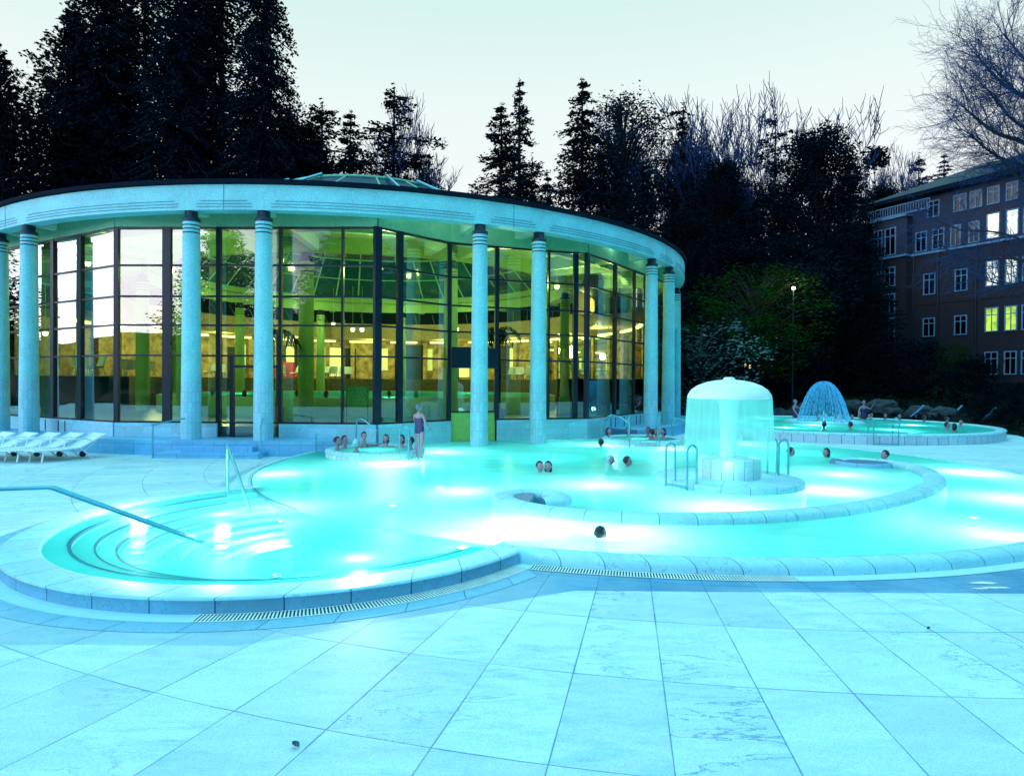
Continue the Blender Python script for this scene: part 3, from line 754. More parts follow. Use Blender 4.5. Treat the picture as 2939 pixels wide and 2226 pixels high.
for a0, a1 in bays:
    mb = MB()
    for k in range(3):
        e = .85 + .35 * k
        ringsec(mb, RF + .012, FZ0 + .085 + .085 * k, FZ0 + .097 + .085 * k, a0 + .95 + .0 + .45 * (k == 2), a1 - .95 - .45 * (k == 2), 24, r_in=RF - .02)
    mb.build('fascia_groove_shade', M_GROOVE, rot, shift=S0)
for a in (-31.8, -1.78, 28.2, 58.2):
    mb = MB(); ringsec(mb, RF + .006, FZ0, FZ1, a - .03, a + .03, 1, r_in=RF - .02); mb.build('fascia_joint', M_GROOVE, rot, shift=S0)
mb = MB()
A = [-110 + 2 * i for i in range(181)]
pr = [(RF + .01, 7.765), (RF + .10, 7.78), (RF + .10, 7.90), (RF - .1, 7.93), (15.6, 7.93), (11.1, 8.06)]
mb.grid([[bpt(a, r, z) for a in A] for r, z in pr], smooth=False)
mb.build('roof', M_ROOF, rot, shift=S0)
# soffit with radial beams and coffers
mb = MB(); mb.grid([[bpt(a, r, z) for a in A] for r, z in ((RF - .1, 7.55), (10.7, 7.55))], smooth=False); mb.build('soffit', M_SOFFIT, rot, shift=S0)
for i, a in enumerate([x for k in range(-4, 9) for x in (1.97 + 30 * k, 24.47 + 30 * k)]):
    mb = MB(); p = bpt(a, RF - .43); q = bpt(a, 10.9); mb.seg(p, q, 7.035, 7.548, .26); mb.build('radial_beam', M_SOFFIT, rot, shift=S0)
mb = MB(); ringsec(mb, 14.1, 7.06, 7.547, -110, 250, 120, r_in=13.85); mb.grid([[bpt(a, 13.85, z) for a in A] for z in (7.06, 7.547)]); mb.build('ring_beam', M_SOFFIT, rot, shift=S0)
lamp_later = []
# soffit lamps: recessed trough glowing between the colonnade and the glass
for a_ in (-46, -20, -14, 10, 16, 22, 27, 40, 48, 58, 70, 78): lamp_later.append((a_, 16.05))

# glass wall facets
V = [(-23.9, 31.9), (-19.8, 24.45), (-12.3, 20.2), (-4.15, 19.95), (-2.15, 22.05), (-.55, 22.68), (2.72, 23.75), (7.75, 31.35), (8.2, 39.8), (1.0, 49.6)]
def on_facet(px, A_, B_):
    k = (px - PW / 2) / FOC
    A_ = Vector(A_); B_ = Vector(B_); d = B_ - A_
    t = (k * A_.y - A_.x) / (d.x - k * d.y)
    return A_ + d * t
MULL = {1: [(154, .20), (232, .22)], 2: [(480, .26), (628, .14), (805, .10), (983, .07)], 3: [(1146, .20)], 4: [], 5: [(1573, .07), (1650, .18)], 6: [(1763, .16), (1818, .08), (1850, .12)]}
CORN = {1: .1, 2: .14, 3: .24, 4: .14, 5: .14, 6: .2, 7: .14, 8: .1}
TR = [2.79, 3.73, 4.62, 5.58]
GZ0, GZ1 = .70, 6.76
for fi in range(len(V) - 1):
    a, b = Vector(V[fi]), Vector(V[fi + 1])
    L_ = (b - a).length; d = (b - a) / L_
    bay = empty('glazed_bay', (a.x - CB.x, a.y - CB.y, 0)); bay.parent = rot
    sh = Vector((a.x, a.y, 0))
    fr = MB(); z_lo = GZ0
    for z in TR + [GZ0 + .03, GZ1 - .04]:
        if fi == 4 and z < 3: continue
        fr.seg(a, b, z - .028, z + .028, .09)
    ms = [(a + d * .001, CORN.get(fi, .1))] if fi else []
    for px, wd in MULL.get(fi, []): ms.append((on_facet(px, a, b), wd))
    if fi in (0, 7, 8):
        for k in range(1, 5): ms.append((a + d * L_ * k / 5, .12))
    for p, wd in ms:
        fr.seg(p - d * wd / 2, p + d * wd / 2, GZ0 + .0 if fi != 4 else .2, GZ1, .13)
    if fi == 2:   # the door
        p0 = on_facet(628, a, b); p1 = on_facet(805, a, b); pm = on_facet(667, a, b)
        fr.seg(p0 - d * .05, p0 + d * .05, TZ, GZ0, .13); fr.seg(p1 - d * .05, p1 + d * .05, TZ, GZ0, .13)
        fr.seg(pm - d * .06, pm + d * .06, TZ, 2.76, .12)
        fr.seg(pm, p1, 2.42, 2.50, .1)
    sd_ = MB(); sd_.seg(a, b, GZ1 + .002, 7.548, .16); sd_.build('spandrel', M_SPAN, rot, shift=S0)
    f_ = fr.build('glass_frame', M_DARK, bay, shift=sh)
    g = MB()
    def quad(p, q, z0, z1):
        g.face([(p.x, p.y, z0), (q.x, q.y, z0), (q.x, q.y, z1), (p.x, p.y, z1)])
    if fi == 2:
        p0 = on_facet(628, a, b); p1 = on_facet(805, a, b)
        quad(a, p0, GZ0, GZ1); quad(p0, p1, TZ + .02, GZ1); quad(p1, b, GZ0, GZ1)
    elif fi == 4: quad(a, b, 1.0, 2.5); quad(a, b, 3.2, GZ1)
    else: quad(a, b, GZ0, GZ1)
    g.build('glass_pane', M_GLASS, bay, shift=sh)
    # plinth
    pl = MB()
    if fi == 2:
        pl.seg(a, p0, -.5, GZ0, .36, .05); pl.build('plinth', M_PLINTH, rot, shift=S0)
        pl = MB(); pl.seg(p1, b, -.5, GZ0, .36, .05)
    elif fi == 4: pl.seg(a, b, FZ, -.02, .36, .05)
    else: pl.seg(a, b, FZ, GZ0, .36, .05)
    pl.build('plinth', M_PLINTH, rot, shift=S0)
    if fi in (1, 6):
        for k in (range(9) if fi == 1 else range(3, 12)):
            if k % 3 == 2: continue
            q = a + d * ((2.9 if fi == 1 else .6) + .42 * k)
            nn = Vector((d.y, -d.x))
            sl_ = MB(); c_ = q + nn * (.135)
            sl_.seg(c_ - d * .025, c_ + d * .025, .30 if fi == 1 else .2, .66, .012); sl_.build('plinth_slot', M_DARK2, rot, shift=S0)
# swim-through gate between the indoor and outdoor pools
a, b = Vector(V[4]), Vector(V[5])
gate = empty('swim_gate', (a.x - CB.x, a.y - CB.y, 0)); gate.parent = rot; sh = Vector((a.x, a.y, 0))
mb = MB(); mb.seg(a, b, 2.50, 3.20, .5, -.05); mb.build('air_curtain_box', M_DARK, gate, shift=sh)
M_CURT = plain('gate_curtain', (.30, .55, .12), .6, var=.1)
mb = MB(); mb.seg(a + Vector((.05, 0)), b, -.01, 1.0, .03, .0); mb.build('plastic_curtain', M_CURT, gate, shift=sh)
mb = MB()
for p in (a, b): mb.seg(p - Vector((.04, 0)), p + Vector((.04, 0)), -.3, 1.05, .12)
mb.seg(a, b, .98, 1.03, .1)
mb.build('gate_frame', M_DARK, gate, shift=sh)

# inside floor, indoor pool, gallery
inner = [(x, y) for x, y in V] + [(-CB.x * 0 + CB.x * 2 - x, y) for x, y in []]
mb = MB(); mb.lathe([(15.2, .55)], (CB.x, CB.y, 0), 4, caps=False)
mb = MB()
pts = [V[0], V[1], V[2], (-4.3, 20.1), (-2.3, 22.2), (-.7, 22.9), (2.6, 23.9), (7.6, 31.4), (8.0, 39.8), (1, 49.4), (-8, 52), (-17, 49.4), (-24, 40)]
mb.face([(CB.x + (p[0] - CB.x) * .995, CB.y + (p[1] - CB.y) * .995, .60) for p in pts])
mb.build('hall_floor', M_INFLOOR, rot, shift=S0)
mb = MB(); mb.lathe([(10.3, .6), (10.3, 1.33), (10.2, 1.36), (9.9, 1.36), (9.85, 1.2)], (CB.x, CB.y, 0), 96, caps=False); mb.build('indoor_pool_rim', M_GREENP, rot, shift=S0)
mb = MB(); mb.lathe([(9.9, 1.30), (9.9, .9), (0.01, .9)], (CB.x, CB.y, 0), 72, caps=False, smooth=False); mb.build('indoor_pool_lining', M_POOLT, rot, shift=S0)
mb = MB(); mb.lathe([(9.88, 1.31), (0.01, 1.31)], (CB.x, CB.y, 0), 72, caps=False); mb.build('indoor_pool_water', M_WATER_IN, rot, shift=S0)
mb = MB()
AB = [62 + 3 * i for i in range(80)]
mb.grid([[bpt(a, r, z) for a in AB] for r, z in ((11.4, .6), (11.4, 2.2), (15.7, 2.2))], smooth=False); mb.build('gallery', plain('gallery_front', (.13, .10, .045), .6, var=.4), rot, shift=S0)
mb = MB(); mb.grid([[bpt(a, 15.7, z) for a in AB] for z in (2.2, 5.15)], smooth=True); mb.build('gallery_wall', M_OCHRE, rot, shift=S0)
mb = MB(); mb.grid([[bpt(a, r, z) for a in AB] for r, z in ((15.7, 5.15), (12.4, 5.15), (12.4, 6.25))], smooth=False); mb.build('gallery_ceiling', plain('gallery_band', (.46, .33, .18), .7, var=.15, grain=.15), rot, shift=S0)
mb = MB(); mb.grid([[bpt(a, r, z) for a in AB] for r, z in ((12.5, 6.25), (12.9, 7.24))], smooth=False); mb.build('clerestory', M_DARK, rot, shift=S0)
for i, a in enumerate(AB[::2]):
    mb = MB(); p = bpt(a, 12.45, 6.27); q = bpt(a + 1.2, 12.75, 7.0); mb.tube([p, q], .03, 4); mb.build('clerestory_bar', M_TRIM, rot, shift=S0)
mb = MB(); ab2 = [a for a in range(96, 264, 3)]; mb.grid([[bpt(a, 16.1, z) for a in ab2] for z in (-.5, 7.24)]); mb.build('rear_wall', M_STONE, rot, shift=S0)
# strip lights and lit niches of the gallery
for k in range(17):
    a0 = 82 + 12 * k
    mb = MB(); ringsec(mb, 14.9, 5.0, 5.12, a0, a0 + 8, 4, r_in=14.7); ringsec(mb, 14.7, 5.0, 5.12, a0, a0 + 8, 4); mb.build('strip_light', M_STRIP, rot, shift=S0)
for k in range(11):
    a0 = 122 + 13 * k
    mb = MB(); ringsec(mb, 15.6, 2.9 if k % 3 else 2.4, 4.6, a0, a0 + (2.2 if k % 3 else 5), 3); 
    mb.build('lit_niche', emis('niche_glow', (1, .86, .42), (1.1, .5, .7)[k % 3]), rot, shift=S0)
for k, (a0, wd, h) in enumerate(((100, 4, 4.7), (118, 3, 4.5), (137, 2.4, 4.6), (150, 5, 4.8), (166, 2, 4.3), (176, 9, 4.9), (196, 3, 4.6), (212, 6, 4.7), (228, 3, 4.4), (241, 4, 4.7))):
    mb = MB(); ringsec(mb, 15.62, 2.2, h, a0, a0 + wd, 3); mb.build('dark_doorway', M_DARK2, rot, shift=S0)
for k in range(26):
    mb = MB(); q_ = bpt(92 + 7 * k, 15.5); mb.box((q_.x, q_.y, 3.65), (.30, .30, 2.9), R(92 + 7 * k)); mb.build('gallery_pier', M_OCHRE, rot, shift=S0)
# inner colonnade
mb = MB(); mb.lathe([(.30, 0), (.29, 3), (.27, 6.0)], n=24, caps=False); ic = mb.build('inner_column', M_GREENP); ic.parent = rot
mb = MB(); mb.lathe([(.28, 6.0), (.28, 6.1), (.2, 6.1), (.2, 6.36)], n=24); mb.build('column_cap', M_DARK2, ic)
for z in (5.85, 5.73, 5.61):
    mb = MB(); mb.lathe([(.274, z), (.28, z + .01), (.28, z + .03), (.274, z + .04)], n=24, caps=False); mb.build('dark_ring', M_DARK2, ic)
for k in range(12):
    c_ = ic if k == 0 else copy_tree(ic, rot)
    p = bpt(30 * k, 10.85); c_.location = (p.x - CB.x, p.y - CB.y, .6)
# ring beam below the dome, with its row of vent holes
mb = MB(); ringsec(mb, 10.95, 6.95, 7.92, 0, 360, 120); mb.grid([[bpt(a, 10.75, z) for a in range(0, 361, 3)] for z in (6.95, 7.92)]); mb.grid([[bpt(a, r, 6.95) for a in range(0, 361, 3)] for r in (10.75, 10.95)], smooth=False)
mb.build('dome_ring', M_GREENP, rot, shift=S0)
mb = MB()
for k in range(260):
    a = 70 + k * .85; p = bpt(a, 10.735, 7.55); mb.box(p, (.07, .02, .07), R(a))
mb.build('vent_holes', M_DARK2, rot, shift=S0)
# dome
DP = [(10.8, 7.92), (8.3, 10.20), (5.0, 11.75), (.5, 12.35)]
dome = empty('dome', (0, 0, 7.9)); dome.parent = rot; shd = Vector((CB.x, CB.y, 7.9))
for j in range(3):
    mb = MB(); mb.lathe([DP[j], DP[j + 1]], (CB.x, CB.y, 0), 44, smooth=False, caps=False); mb.build('dome_glass', M_DOMEG, dome, shift=shd)
for j, (r, z) in enumerate(DP):
    mb = MB(); mb.tube([bpt(a, r, z) for a in range(0, 361, 6)], .09 if j else .06, 6, caps=False); mb.build('dome_hoop', M_RIB, dome, shift=shd)
rb = None
for k in range(44):
    a = k * 360 / 44
    mb = MB(); mb.tube([bpt(a, DP[0][0], DP[0][1]), bpt(a, DP[1][0], DP[1][1])], .055, 4); mb.build('dome_rib', M_RIB, dome, shift=shd)
    if k % 2 == 0:
        mb = MB(); mb.tube([bpt(a, DP[1][0], DP[1][1]), bpt(a, DP[2][0], DP[2][1]), bpt(a, DP[3][0], DP[3][1])], .045, 4); mb.build('dome_rib', M_RIB, dome, shift=shd)
for z_, r_ in ((9.06, 9.55),):
    mb = MB(); mb.tube([bpt(a, r_, z_) for a in range(0, 361, 6)], .05, 6, caps=False); mb.build('dome_hoop', M_RIB, dome, shift=shd)
for a in (-38, -14, 22, 40):
    mb = MB(); mb.tube([bpt(a, 10.9, 8.1), bpt(a, 8.35, 10.32), bpt(a, 5.0, 11.9)], .07, 5); mb.build('dome_ladder_rail', M_STEELB, dome, shift=shd)

# pendant lamps
pend = [(819, 585, 24.5), (1203, 620, 30), (1305, 690, 34), (762, 712, 33), (782, 712, 33), (986, 712, 30), (370, 585, 23.0), (158, 560, 28), (190, 570, 27), (98, 720, 27), (720, 700, 40)]
pl0 = None
for i, (x, y, Y) in enumerate(pend):
    p = adY(x, y, Y)
    if pl0 is None:
        pl0 = empty('pendant_lamp', p)
        mb = MB(); mb.lathe([(.002, -.10), (.07, -.08), (.10, 0), (.07, .07), (.03, .10)], n=16); mb.build('globe', M_WARMB, pl0)
        mb = MB(); mb.lathe([(.17, .06), (.12, .12), (.03, .16), (.02, .2)], n=16); mb.build('lamp_shade', M_WHITEPL, pl0)
        mb = MB(); mb.tube([(0, 0, .2), (0, 0, 2.2)], .012, 5); mb.build('cord', M_CREAM, pl0)
        q = pl0
    else: q = copy_tree(pl0)
    q.location = p
    near = ('hanging just right of the dark corner mullion, under the dome', 'hanging beside the right pair of pool columns', 'lowest one in the far right glass bay', 'left one of the close low pair seen through the middle bay', 'right one of the close low pair seen through the middle bay', 'hanging left of the swim gate column', 'hanging left of the tall terrace column by the white reflection', 'upper left one beside the white sky reflection', 'nearest to the left white reflection edge', 'low one beside the second column from the left', 'behind the second terrace column, far under the dome')[i]
    tag(q, 'warm glowing pendant lamp ' + near, 'pendant lamp', 'pendant lamps in the bath hall')
def lamp(name, p, e, col, rad=.15, parent=None):
    l = bpy.data.lights.new(name, 'POINT'); l.energy = e; l.color = col; l.shadow_soft_size = rad
    o = bpy.data.objects.new(name, l); COL.objects.link(o); o.location = p
    if parent: o.parent = parent
    return o
E_IN = 1.05
for a_, r_ in lamp_later: lamp('soffit_light', bpt(a_, r_, 7.38) - S0, 7, (.85, 1, .85), .06, rot)
for a, r, z, e in ((-40, 13, 5.9, 150), (-15, 13.2, 5.9, 170), (15, 13.2, 5.9, 170), (35, 13.2, 5.9, 170), (55, 13, 5.9, 190), (75, 13.3, 5.9, 200), (110, 9, 6.2, 220), (150, 9, 6.2, 260), (180, 9, 6.2, 260), (215, 9, 6.2, 260), (255, 9, 6.2, 220)):
    lamp('hall_light', bpt(a, r, z) - S0, e * E_IN, (1, .80, .40), .12, rot)
for k in range(8):
    lamp('gallery_fill', bpt(95 + 24 * k, 12.8, 4.6) - S0, 300 * E_IN, (1, .76, .40), .3, rot)  # added fill at the gallery front, brightens the backlit chairs
for a in (130, 200, 270, 20): lamp('indoor_pool_light', bpt(a, 7, 1.1) - S0, 120, (.3, 1, .85), .2, rot)

GLOWK = 1.0
# ================================================================== POOL FURNITURE
# mushroom fountain
FX, FY = 4.45, 13.3
mf = empty('mushroom_fountain', (FX, FY, FZ), 'domed stone mushroom fountain with a curtain of falling water on a round platform', 'fountain')
def L3(mb, prof, name, m, parent, c, sh, n=48, caps=True):
    mb.lathe(prof, c, n, caps=caps); return mb.build(name, m, parent, shift=sh)
L3(MB(), [(1.45, FZ), (1.45, .09), (1.42, .12), (0.0, .125)], 'platform', M_COPE2, mf, (FX, FY, 0), mf.location, 64)
L3(MB(), [(.63, .12), (.63, .50), (.60, .52), (0, .521)], 'pedestal', copingmat('pedestal_tiles', .22, (.62, .80, .80)), mf, (FX, FY, 0), mf.location)
L3(MB(), [(.17, .52), (.16, 1.2), (.19, 1.6), (.3, 1.74)], 'stem', M_WHITEPL, mf, (FX, FY, 0), mf.location, 24, False)
L3(MB(), [(.78, 1.715), (.825, 1.72), (.83, 1.74), (.815, 1.80), (.75, 1.90), (.62, 1.99), (.45, 2.055), (.25, 2.095), (.12, 2.105)], 'dome_cap', plain('cap_stone', (.82, .92, .90), .4, var=.04, grain=.1), mf, (FX, FY, 0), mf.location, 64, False)
L3(MB(), [(.12, 2.10), (.115, 2.135), (.08, 2.155), (0, 2.16)], 'knob', M_WHITEPL, mf, (FX, FY, 0), mf.location, 20, False)
mb = MB(); rows = []
for j in range(13):
    t = j / 12; z = 1.715 - 1.59 * t
    row = []
    for i in range(96):
        a = 2 * PI * i / 96; r = .832 + .075 * t + .012 * math.sin(i * 2.3) * t
        row.append((FX + r * math.cos(a), FY + r * math.sin(a), z))
    rows.append(row)
mb.grid(rows, closed=True); mb.build('water_curtain', M_CURTAIN, mf, shift=mf.location)
lamp('cap_light', (0, 0, 1.55 - FZ), 12, (.55, 1, .95), .1, mf)
for a_ in (.3, 2.4, 4.4): lamp('curtain_light', (.72 * math.cos(a_), .72 * math.sin(a_), .5 - FZ), 5, (.4, 1, .95), .2, mf)

def ladder(name, p, rz, label, steps=1, top=.80, w_=.42, reach=.30, depth=-.35, grp='steel pool ladders'):
    """two inverted-U rails from the coping (local -y) down into the water (local +y)"""
    t = empty(name, p, label, 'pool ladder', grp, rz)
    for sx in (-1, 1):
        mb = MB(); mb.tube(arch((sx * w_ / 2, -reach / 2, 0), (sx * w_ / 2, reach / 2, depth), top, 10), .021, 10); mb.build('handrail', M_STEELB, t)
    for k in range(steps):
        mb = MB(); mb.box((0, reach / 2, depth + .05 + .22 * k), (w_, .09, .03)); mb.build('rung', M_STEELB, t)
    return t
ladder('pool_ladder', (3.25, 12.42, .12), R(125), 'steel arched ladder at the left of the mushroom fountain platform', depth=-.10, w_=.52, reach=.27, top=.74)
ladder('pool_ladder', (5.65, 13.75, .12), R(-65), 'steel arched ladder at the right of the mushroom fountain platform', depth=-.10, w_=.30, reach=.28, top=.74)

# whirlpool tubs
def tub(c, r, zt, label, name='whirlpool_tub'):
    t = empty(name, (c[0], c[1], FZ), label, 'whirlpool', 'round whirlpool tubs at the back of the main pool')
    sh = t.location
    L3(MB(), [(r, FZ), (r, zt - .10)], 'tub_wall', M_TUB, t, (*c, 0), sh, 64, False)
    L3(MB(), [(r + .002, zt - .10), (r + .02, zt - .06), (r + .01, zt - .02), (r - .06, zt), (r - .20, zt - .005), (r - .25, zt - .05), (r - .25, -.2)], 'rim', M_COPE2, t, (*c, 0), sh, 64, False)
    L3(MB(), [(r - .25, -.5), (0, -.5)], 'tub_floor', M_POOLT, t, (*c, 0), sh, 48, False)
    w_ = L3(MB(), [(r - .26, zt - .05), (0, zt - .05)], 'tub_water', M_WATER, t, (*c, 0), sh, 48, False)
    lamp('tub_light', (0, 0, -.25 - FZ), 95, (.65, 1, .93), .15, t)
    return t
W1 = (-3.74, 17.85); W2 = (4.48, 22.15)
tub(W1, 1.33, .19, 'round tiled whirlpool tub full of bathers in front of the middle glass bays')
tub(W2, 1.38, .17, 'round tiled whirlpool tub with bathers near the right end of the hall')
ladder('pool_ladder', (W1[0] + 1.05, W1[1] - .85, .17), R(230), 'steel ladder on the rim of the left whirlpool tub', depth=-.25, w_=.34, reach=.36, top=.72)
ladder('pool_ladder', (W2[0] - .25, W2[1] - 1.38, .15), R(180), 'wide steel ladder on the front rim of the right whirlpool tub', depth=-.25, w_=.95, reach=.22, top=.82)
# curved handrails and spouts
def rail(name, pts, r, label, m=M_STEELB, cat='handrail', grp=None):
    b = Vector(pts[0]); t = empty(name, b, label, cat, grp)
    sm_ = catmull3(pts)
    mb = MB(); mb.tube([Vector(p) - b for p in sm_], r, 10); mb.build('rail_tube', m, t)
    mb = MB(); mb.lathe([(r * 2.2, 0), (r * 2.2, .012), (r, .016)], (0, 0, .0), 14); mb.build('floor_flange', m, t)
    return t
def catmull3(P, n=6):
    P = [Vector(p) for p in P]; Q = [P[0]] + P + [P[-1]]; o = []
    for i in range(1, len(Q) - 2):
        p0, p1, p2, p3 = Q[i - 1:i + 3]
        for k in range(n):
            t = k / n
            o.append(.5 * ((2 * p1) + (p2 - p0) * t + (2 * p0 - 5 * p1 + 4 * p2 - p3) * t * t + (3 * p1 - p0 - 3 * p2 + p3) * t ** 3))
    o.append(P[-1]); return o
rail('curved_rail', [(-4.55, 19.0, .0), (-4.55, 19.0, .75), (-4.45, 18.9, .92), (-4.25, 18.7, .90), (-3.85, 18.5, .62)], .024, 'bent steel grab rail rising behind the left whirlpool tub')
rail('curved_rail', [(3.25, 23.3, .0), (3.3, 23.3, .55), (3.5, 23.2, .85), (3.85, 23.1, .80), (4.1, 22.95, .62)], .028, 'bent steel grab rail left of the right whirlpool tub')
rail('curved_rail', [(5.75, 23.1, .0), (5.7, 23.1, .5), (5.75, 23.0, .75), (6.1, 22.9, .68), (6.5, 22.7, .35)], .028, 'bent steel grab rail right of the right whirlpool tub')
rail('water_spout', [(-2.62, 17.6, .0), (-2.62, 17.6, .95), (-2.60, 17.55, 1.12), (-2.48, 17.45, 1.18), (-2.36, 17.38, 1.12)], .022, 'tall gooseneck steel spout beside the bather climbing out', cat='spout')
rail('water_spout', [(-5.62, 18.62, -.1), (-5.62, 18.62, .45), (-5.60, 18.60, .56), (-5.56, 18.56, .48)], .02, 'short hooked steel post at the left back edge of the pool', cat='spout')

# terrace handrails
def steprail(x, yb, label):
    t = empty('step_rail', (x, yb, DZ), label, 'handrail', 'steel handrails beside the terrace steps')
    mb = MB(); mb.tube(catmull3([(0, 0, 0), (0, 0, .86), (.03, .06, .93), (.42, .95, 1.06), (.47, 1.08, 1.02), (.48, 1.1, .92), (.48, 1.1, .44)]), .022, 10); mb.build('rail_tube', M_STEELB, t)
    mb = MB(); mb.lathe([(.05, 0), (.05, .012)], n=14); mb.build('floor_flange', M_STEELB, t)
steprail(-10.02, 18.1, 'steel handrail at the left side of the terrace steps')
t = empty('step_rail', (-6.95, 17.95, DZ), 'slender steel handrail seen end on at the right side of the terrace steps', 'handrail', 'steel handrails beside the terrace steps')
mb = MB(); mb.tube(catmull3([(0, 0, 0), (0, 0, .86), (-.02, .06, .94), (-.30, .95, 1.06), (-.34, 1.1, .98), (-.34, 1.12, .44)]), .022, 10); mb.build('rail_tube', M_STEELB, t)

# entry basin handrails
t = empty('entry_rail', (-7.25, 7.85, DZ), 'broad flat steel handrail sloping down into the entry basin in the left foreground', 'handrail')
b0 = Vector((-7.25, 7.85, DZ))
P_ = [ad(-60, 1057, .72), ad(0, 1056, .72), ad(108, 1052, .72), ad(118, 1054, .71), ad(425, 1165, -.05), ad(440, 1170, -.10)]
for off in (-.03, .03):
    mb = MB(); mb.tube([Vector((p.x, p.y + off, p.z)) - b0 for p in P_], .021, 10); mb.build('rail_tube', M_STEELB, t)
mb = MB()
for i in range(len(P_) - 2):
    pa, pb = P_[i], P_[i + 1]
    mb.face([Vector((pa.x, pa.y - .03, pa.z)) - b0, Vector((pb.x, pb.y - .03, pb.z)) - b0, Vector((pb.x, pb.y + .03, pb.z)) - b0, Vector((pa.x, pa.y + .03, pa.z)) - b0])
mb.build('rail_web', M_STEELB, t)
mb = MB(); q = P_[0] - b0; mb.tube([(q.x, q.y, -.0), q], .021, 10); mb.build('post', M_STEELB, t)
pz = ad(491, 1060, 0); t = empty('entry_rail', pz, 'slim steel handrail on a post at the back of the entry basin', 'handrail')
top = ad(491, 968, 0); 
ptop = atY(491 * D, 968 * D, pz.y); pend_ = ad(541, 1104, -.02)
mb = MB(); mb.tube([(0, 0, 0), ptop - pz], .03, 10); mb.build('post', M_STEELB, t)
mb = MB(); mb.tube(catmull3([ptop - pz + Vector((0, 0, -.02)), ptop - pz + Vector((.05, -.05, .0)), pend_ - pz]), .028, 10); mb.build('rail_tube', M_STEELB, t)

# ------------------------------------------------------------ underwater lamps
GLOW = [(600, 1022, 40, -.35), (848, 1000, 60, -.35), (950, 975, 40, -.3), (775, 1203, 17, -.13), (1130, 1135, 80, -.3), (1010, 1172, 60, -.35), (1290, 1047, 50, -.3), (1575, 1098, 90, -.25), (1822, 1024, 45, -.3), (1790, 1058, 55, -.3), (2105, 1020, 55, -.3), (2195, 1078, 55, -.3), (1610, 957, 40, -.25), (1300, 960, 30, -.3), (480, 1108, 9, -.16), (300, 1100, 14, -.16), (590, 1096, 30, -.3), (2180, 1158, 35, -.3), (1000, 1060, 8, -.4), (1180, 948, 22, -.3), (1350, 1155, 35, -.3), (1452, 968, 18, -.3)]
proto_l = None
for i, (x, y, e, z) in enumerate(GLOW):
    p = ad(x, y, 0); p.z = z
    if proto_l is None:
        proto_l = empty('pool_lamp', p)
        mb = MB(); mb.lathe([(.13, -.03), (.13, .0), (.10, .012)], n=20); mb.build('lamp_ring', M_STEEL, proto_l)
        mb = MB(); mb.lathe([(.095, .012), (.07, .022), (0, .026)], n=20); mb.build('lamp_lens', M_LENS, proto_l)
        q = proto_l
    else: q = copy_tree(proto_l)
    q.location = (p.x, p.y, FZ + .04 if z < -.2 else -.27)
    LW = ('at the far left corner behind the back entry rail', 'in front of the left whirlpool tub', 'right of the left whirlpool tub', 'largest one, in front of the entry basin steps at centre', 'under the left curl of the dividing wall', 'below the left curl, by the pool front rim', 'left of the mushroom fountain platform', 'broad one right in front of the mushroom fountain platform', 'beside the far tip of the curled wall', 'right of the mushroom fountain platform', 'by the right rim of the main pool, outside the curled wall', 'at the right picture edge, middle height', 'behind the mushroom water curtain', 'left of the right whirlpool tub', 'over the back entry steps', 'over the outermost back entry step', 'between the back entry rail and the open pool', 'at the right picture edge, lower', 'faint one in open water at the pool middle', 'between the two pool columns', 'outside the lowest part of the curled wall', 'just left behind the mushroom platform')[i]
    tag(q, 'white underwater pool light ' + LW, 'pool light', 'underwater lights of the main pool')
    l = lamp('lamp_glow', (0, 0, -.50 - q.location.z if z < -.2 else -.12 - q.location.z), e * GLOWK * 1.9, (.95, 1, .98), .12, q)
# broad fill of the water body: added lights without fixtures between the lamps
for x, y, e in ((-4.2, 9.2, 26), (-2.4, 10.8, 26), (-1, 13.5, 34), (-3, 14.5, 34), (1, 17.5, 34), (-1.5, 18.8, 28), (3.2, 18.8, 32), (6.5, 18, 32), (2.5, 11.3, 20), (6.5, 14, 20), (8.6, 18.8, 28), (6, 9.2, 30), (9.6, 12.2, 30), (0, 9, 20), (2.0, 21.2, 22), (-2.3, 9.0, 20)):
    lamp('water_fill', (x, y, -.75), e * .95 * GLOWK, (.20, 1, .92), .25)

# ------------------------------------------------------------ back pool
BC = (14.4, 30.0); BR = 6.75; BZ = .24
bp_ = empty('back_pool', (BC[0], BC[1], DZ), 'raised round pool with a tiled outer wall at the right rear, full of bathers', 'pool')
L3(MB(), [(BR, DZ - .05), (BR, BZ - .10)], 'pool_wall', copingmat('back_wall_tiles', .42, (.44, .62, .68), jw=.022, jcol=(.03, .12, .28)), bp_, (*BC, 0), bp_.location, 120, False)
L3(MB(), [(BR + .002, BZ - .10), (BR + .03, BZ - .05), (BR, BZ), (BR - .28, BZ + .003), (BR - .34, BZ - .04), (BR - .34, -.1)], 'rim', M_COPE2, bp_, (*BC, 0), bp_.location, 120, False)
L3(MB(), [(BR - .34, -.12), (0, -.12)], 'pool_bottom', M_POOLT, bp_, (*BC, 0), bp_.location, 96, False)
L3(MB(), [(BR - .35, BZ - .05), (0, BZ - .05)], 'pool_surface', M_WATER, bp_, (*BC, 0), bp_.location, 96, False)
IC = (15.0, 31.2)
L3(MB(), [(1.75, -.1), (1.75, .24), (1.68, .28), (1.5, .28), (1.45, .22), (1.45, -.1)], 'island_ring', M_COPE2, bp_, (*IC, 0), bp_.location, 64, False)
for x, y, e in ((10.5, 31, 60), (13.2, 34.6, 45), (16.6, 33.6, 45), (18.2, 29.5, 45), (15.5, 26.3, 50), (11.5, 27.2, 50), (15, 31.2, 50), (13.5, 29, 40)):
    lamp('back_pool_light', (x - BC[0], y - BC[1], .04 - DZ), e * 2.0, (.45, 1, .95), .15, bp_)
ladder('pool_ladder', (13.35, 23.30, BZ - .02), R(175), 'steel ladder with two hoops on the front wall of the back pool', depth=-.36, w_=.85, reach=.42, top=.62)
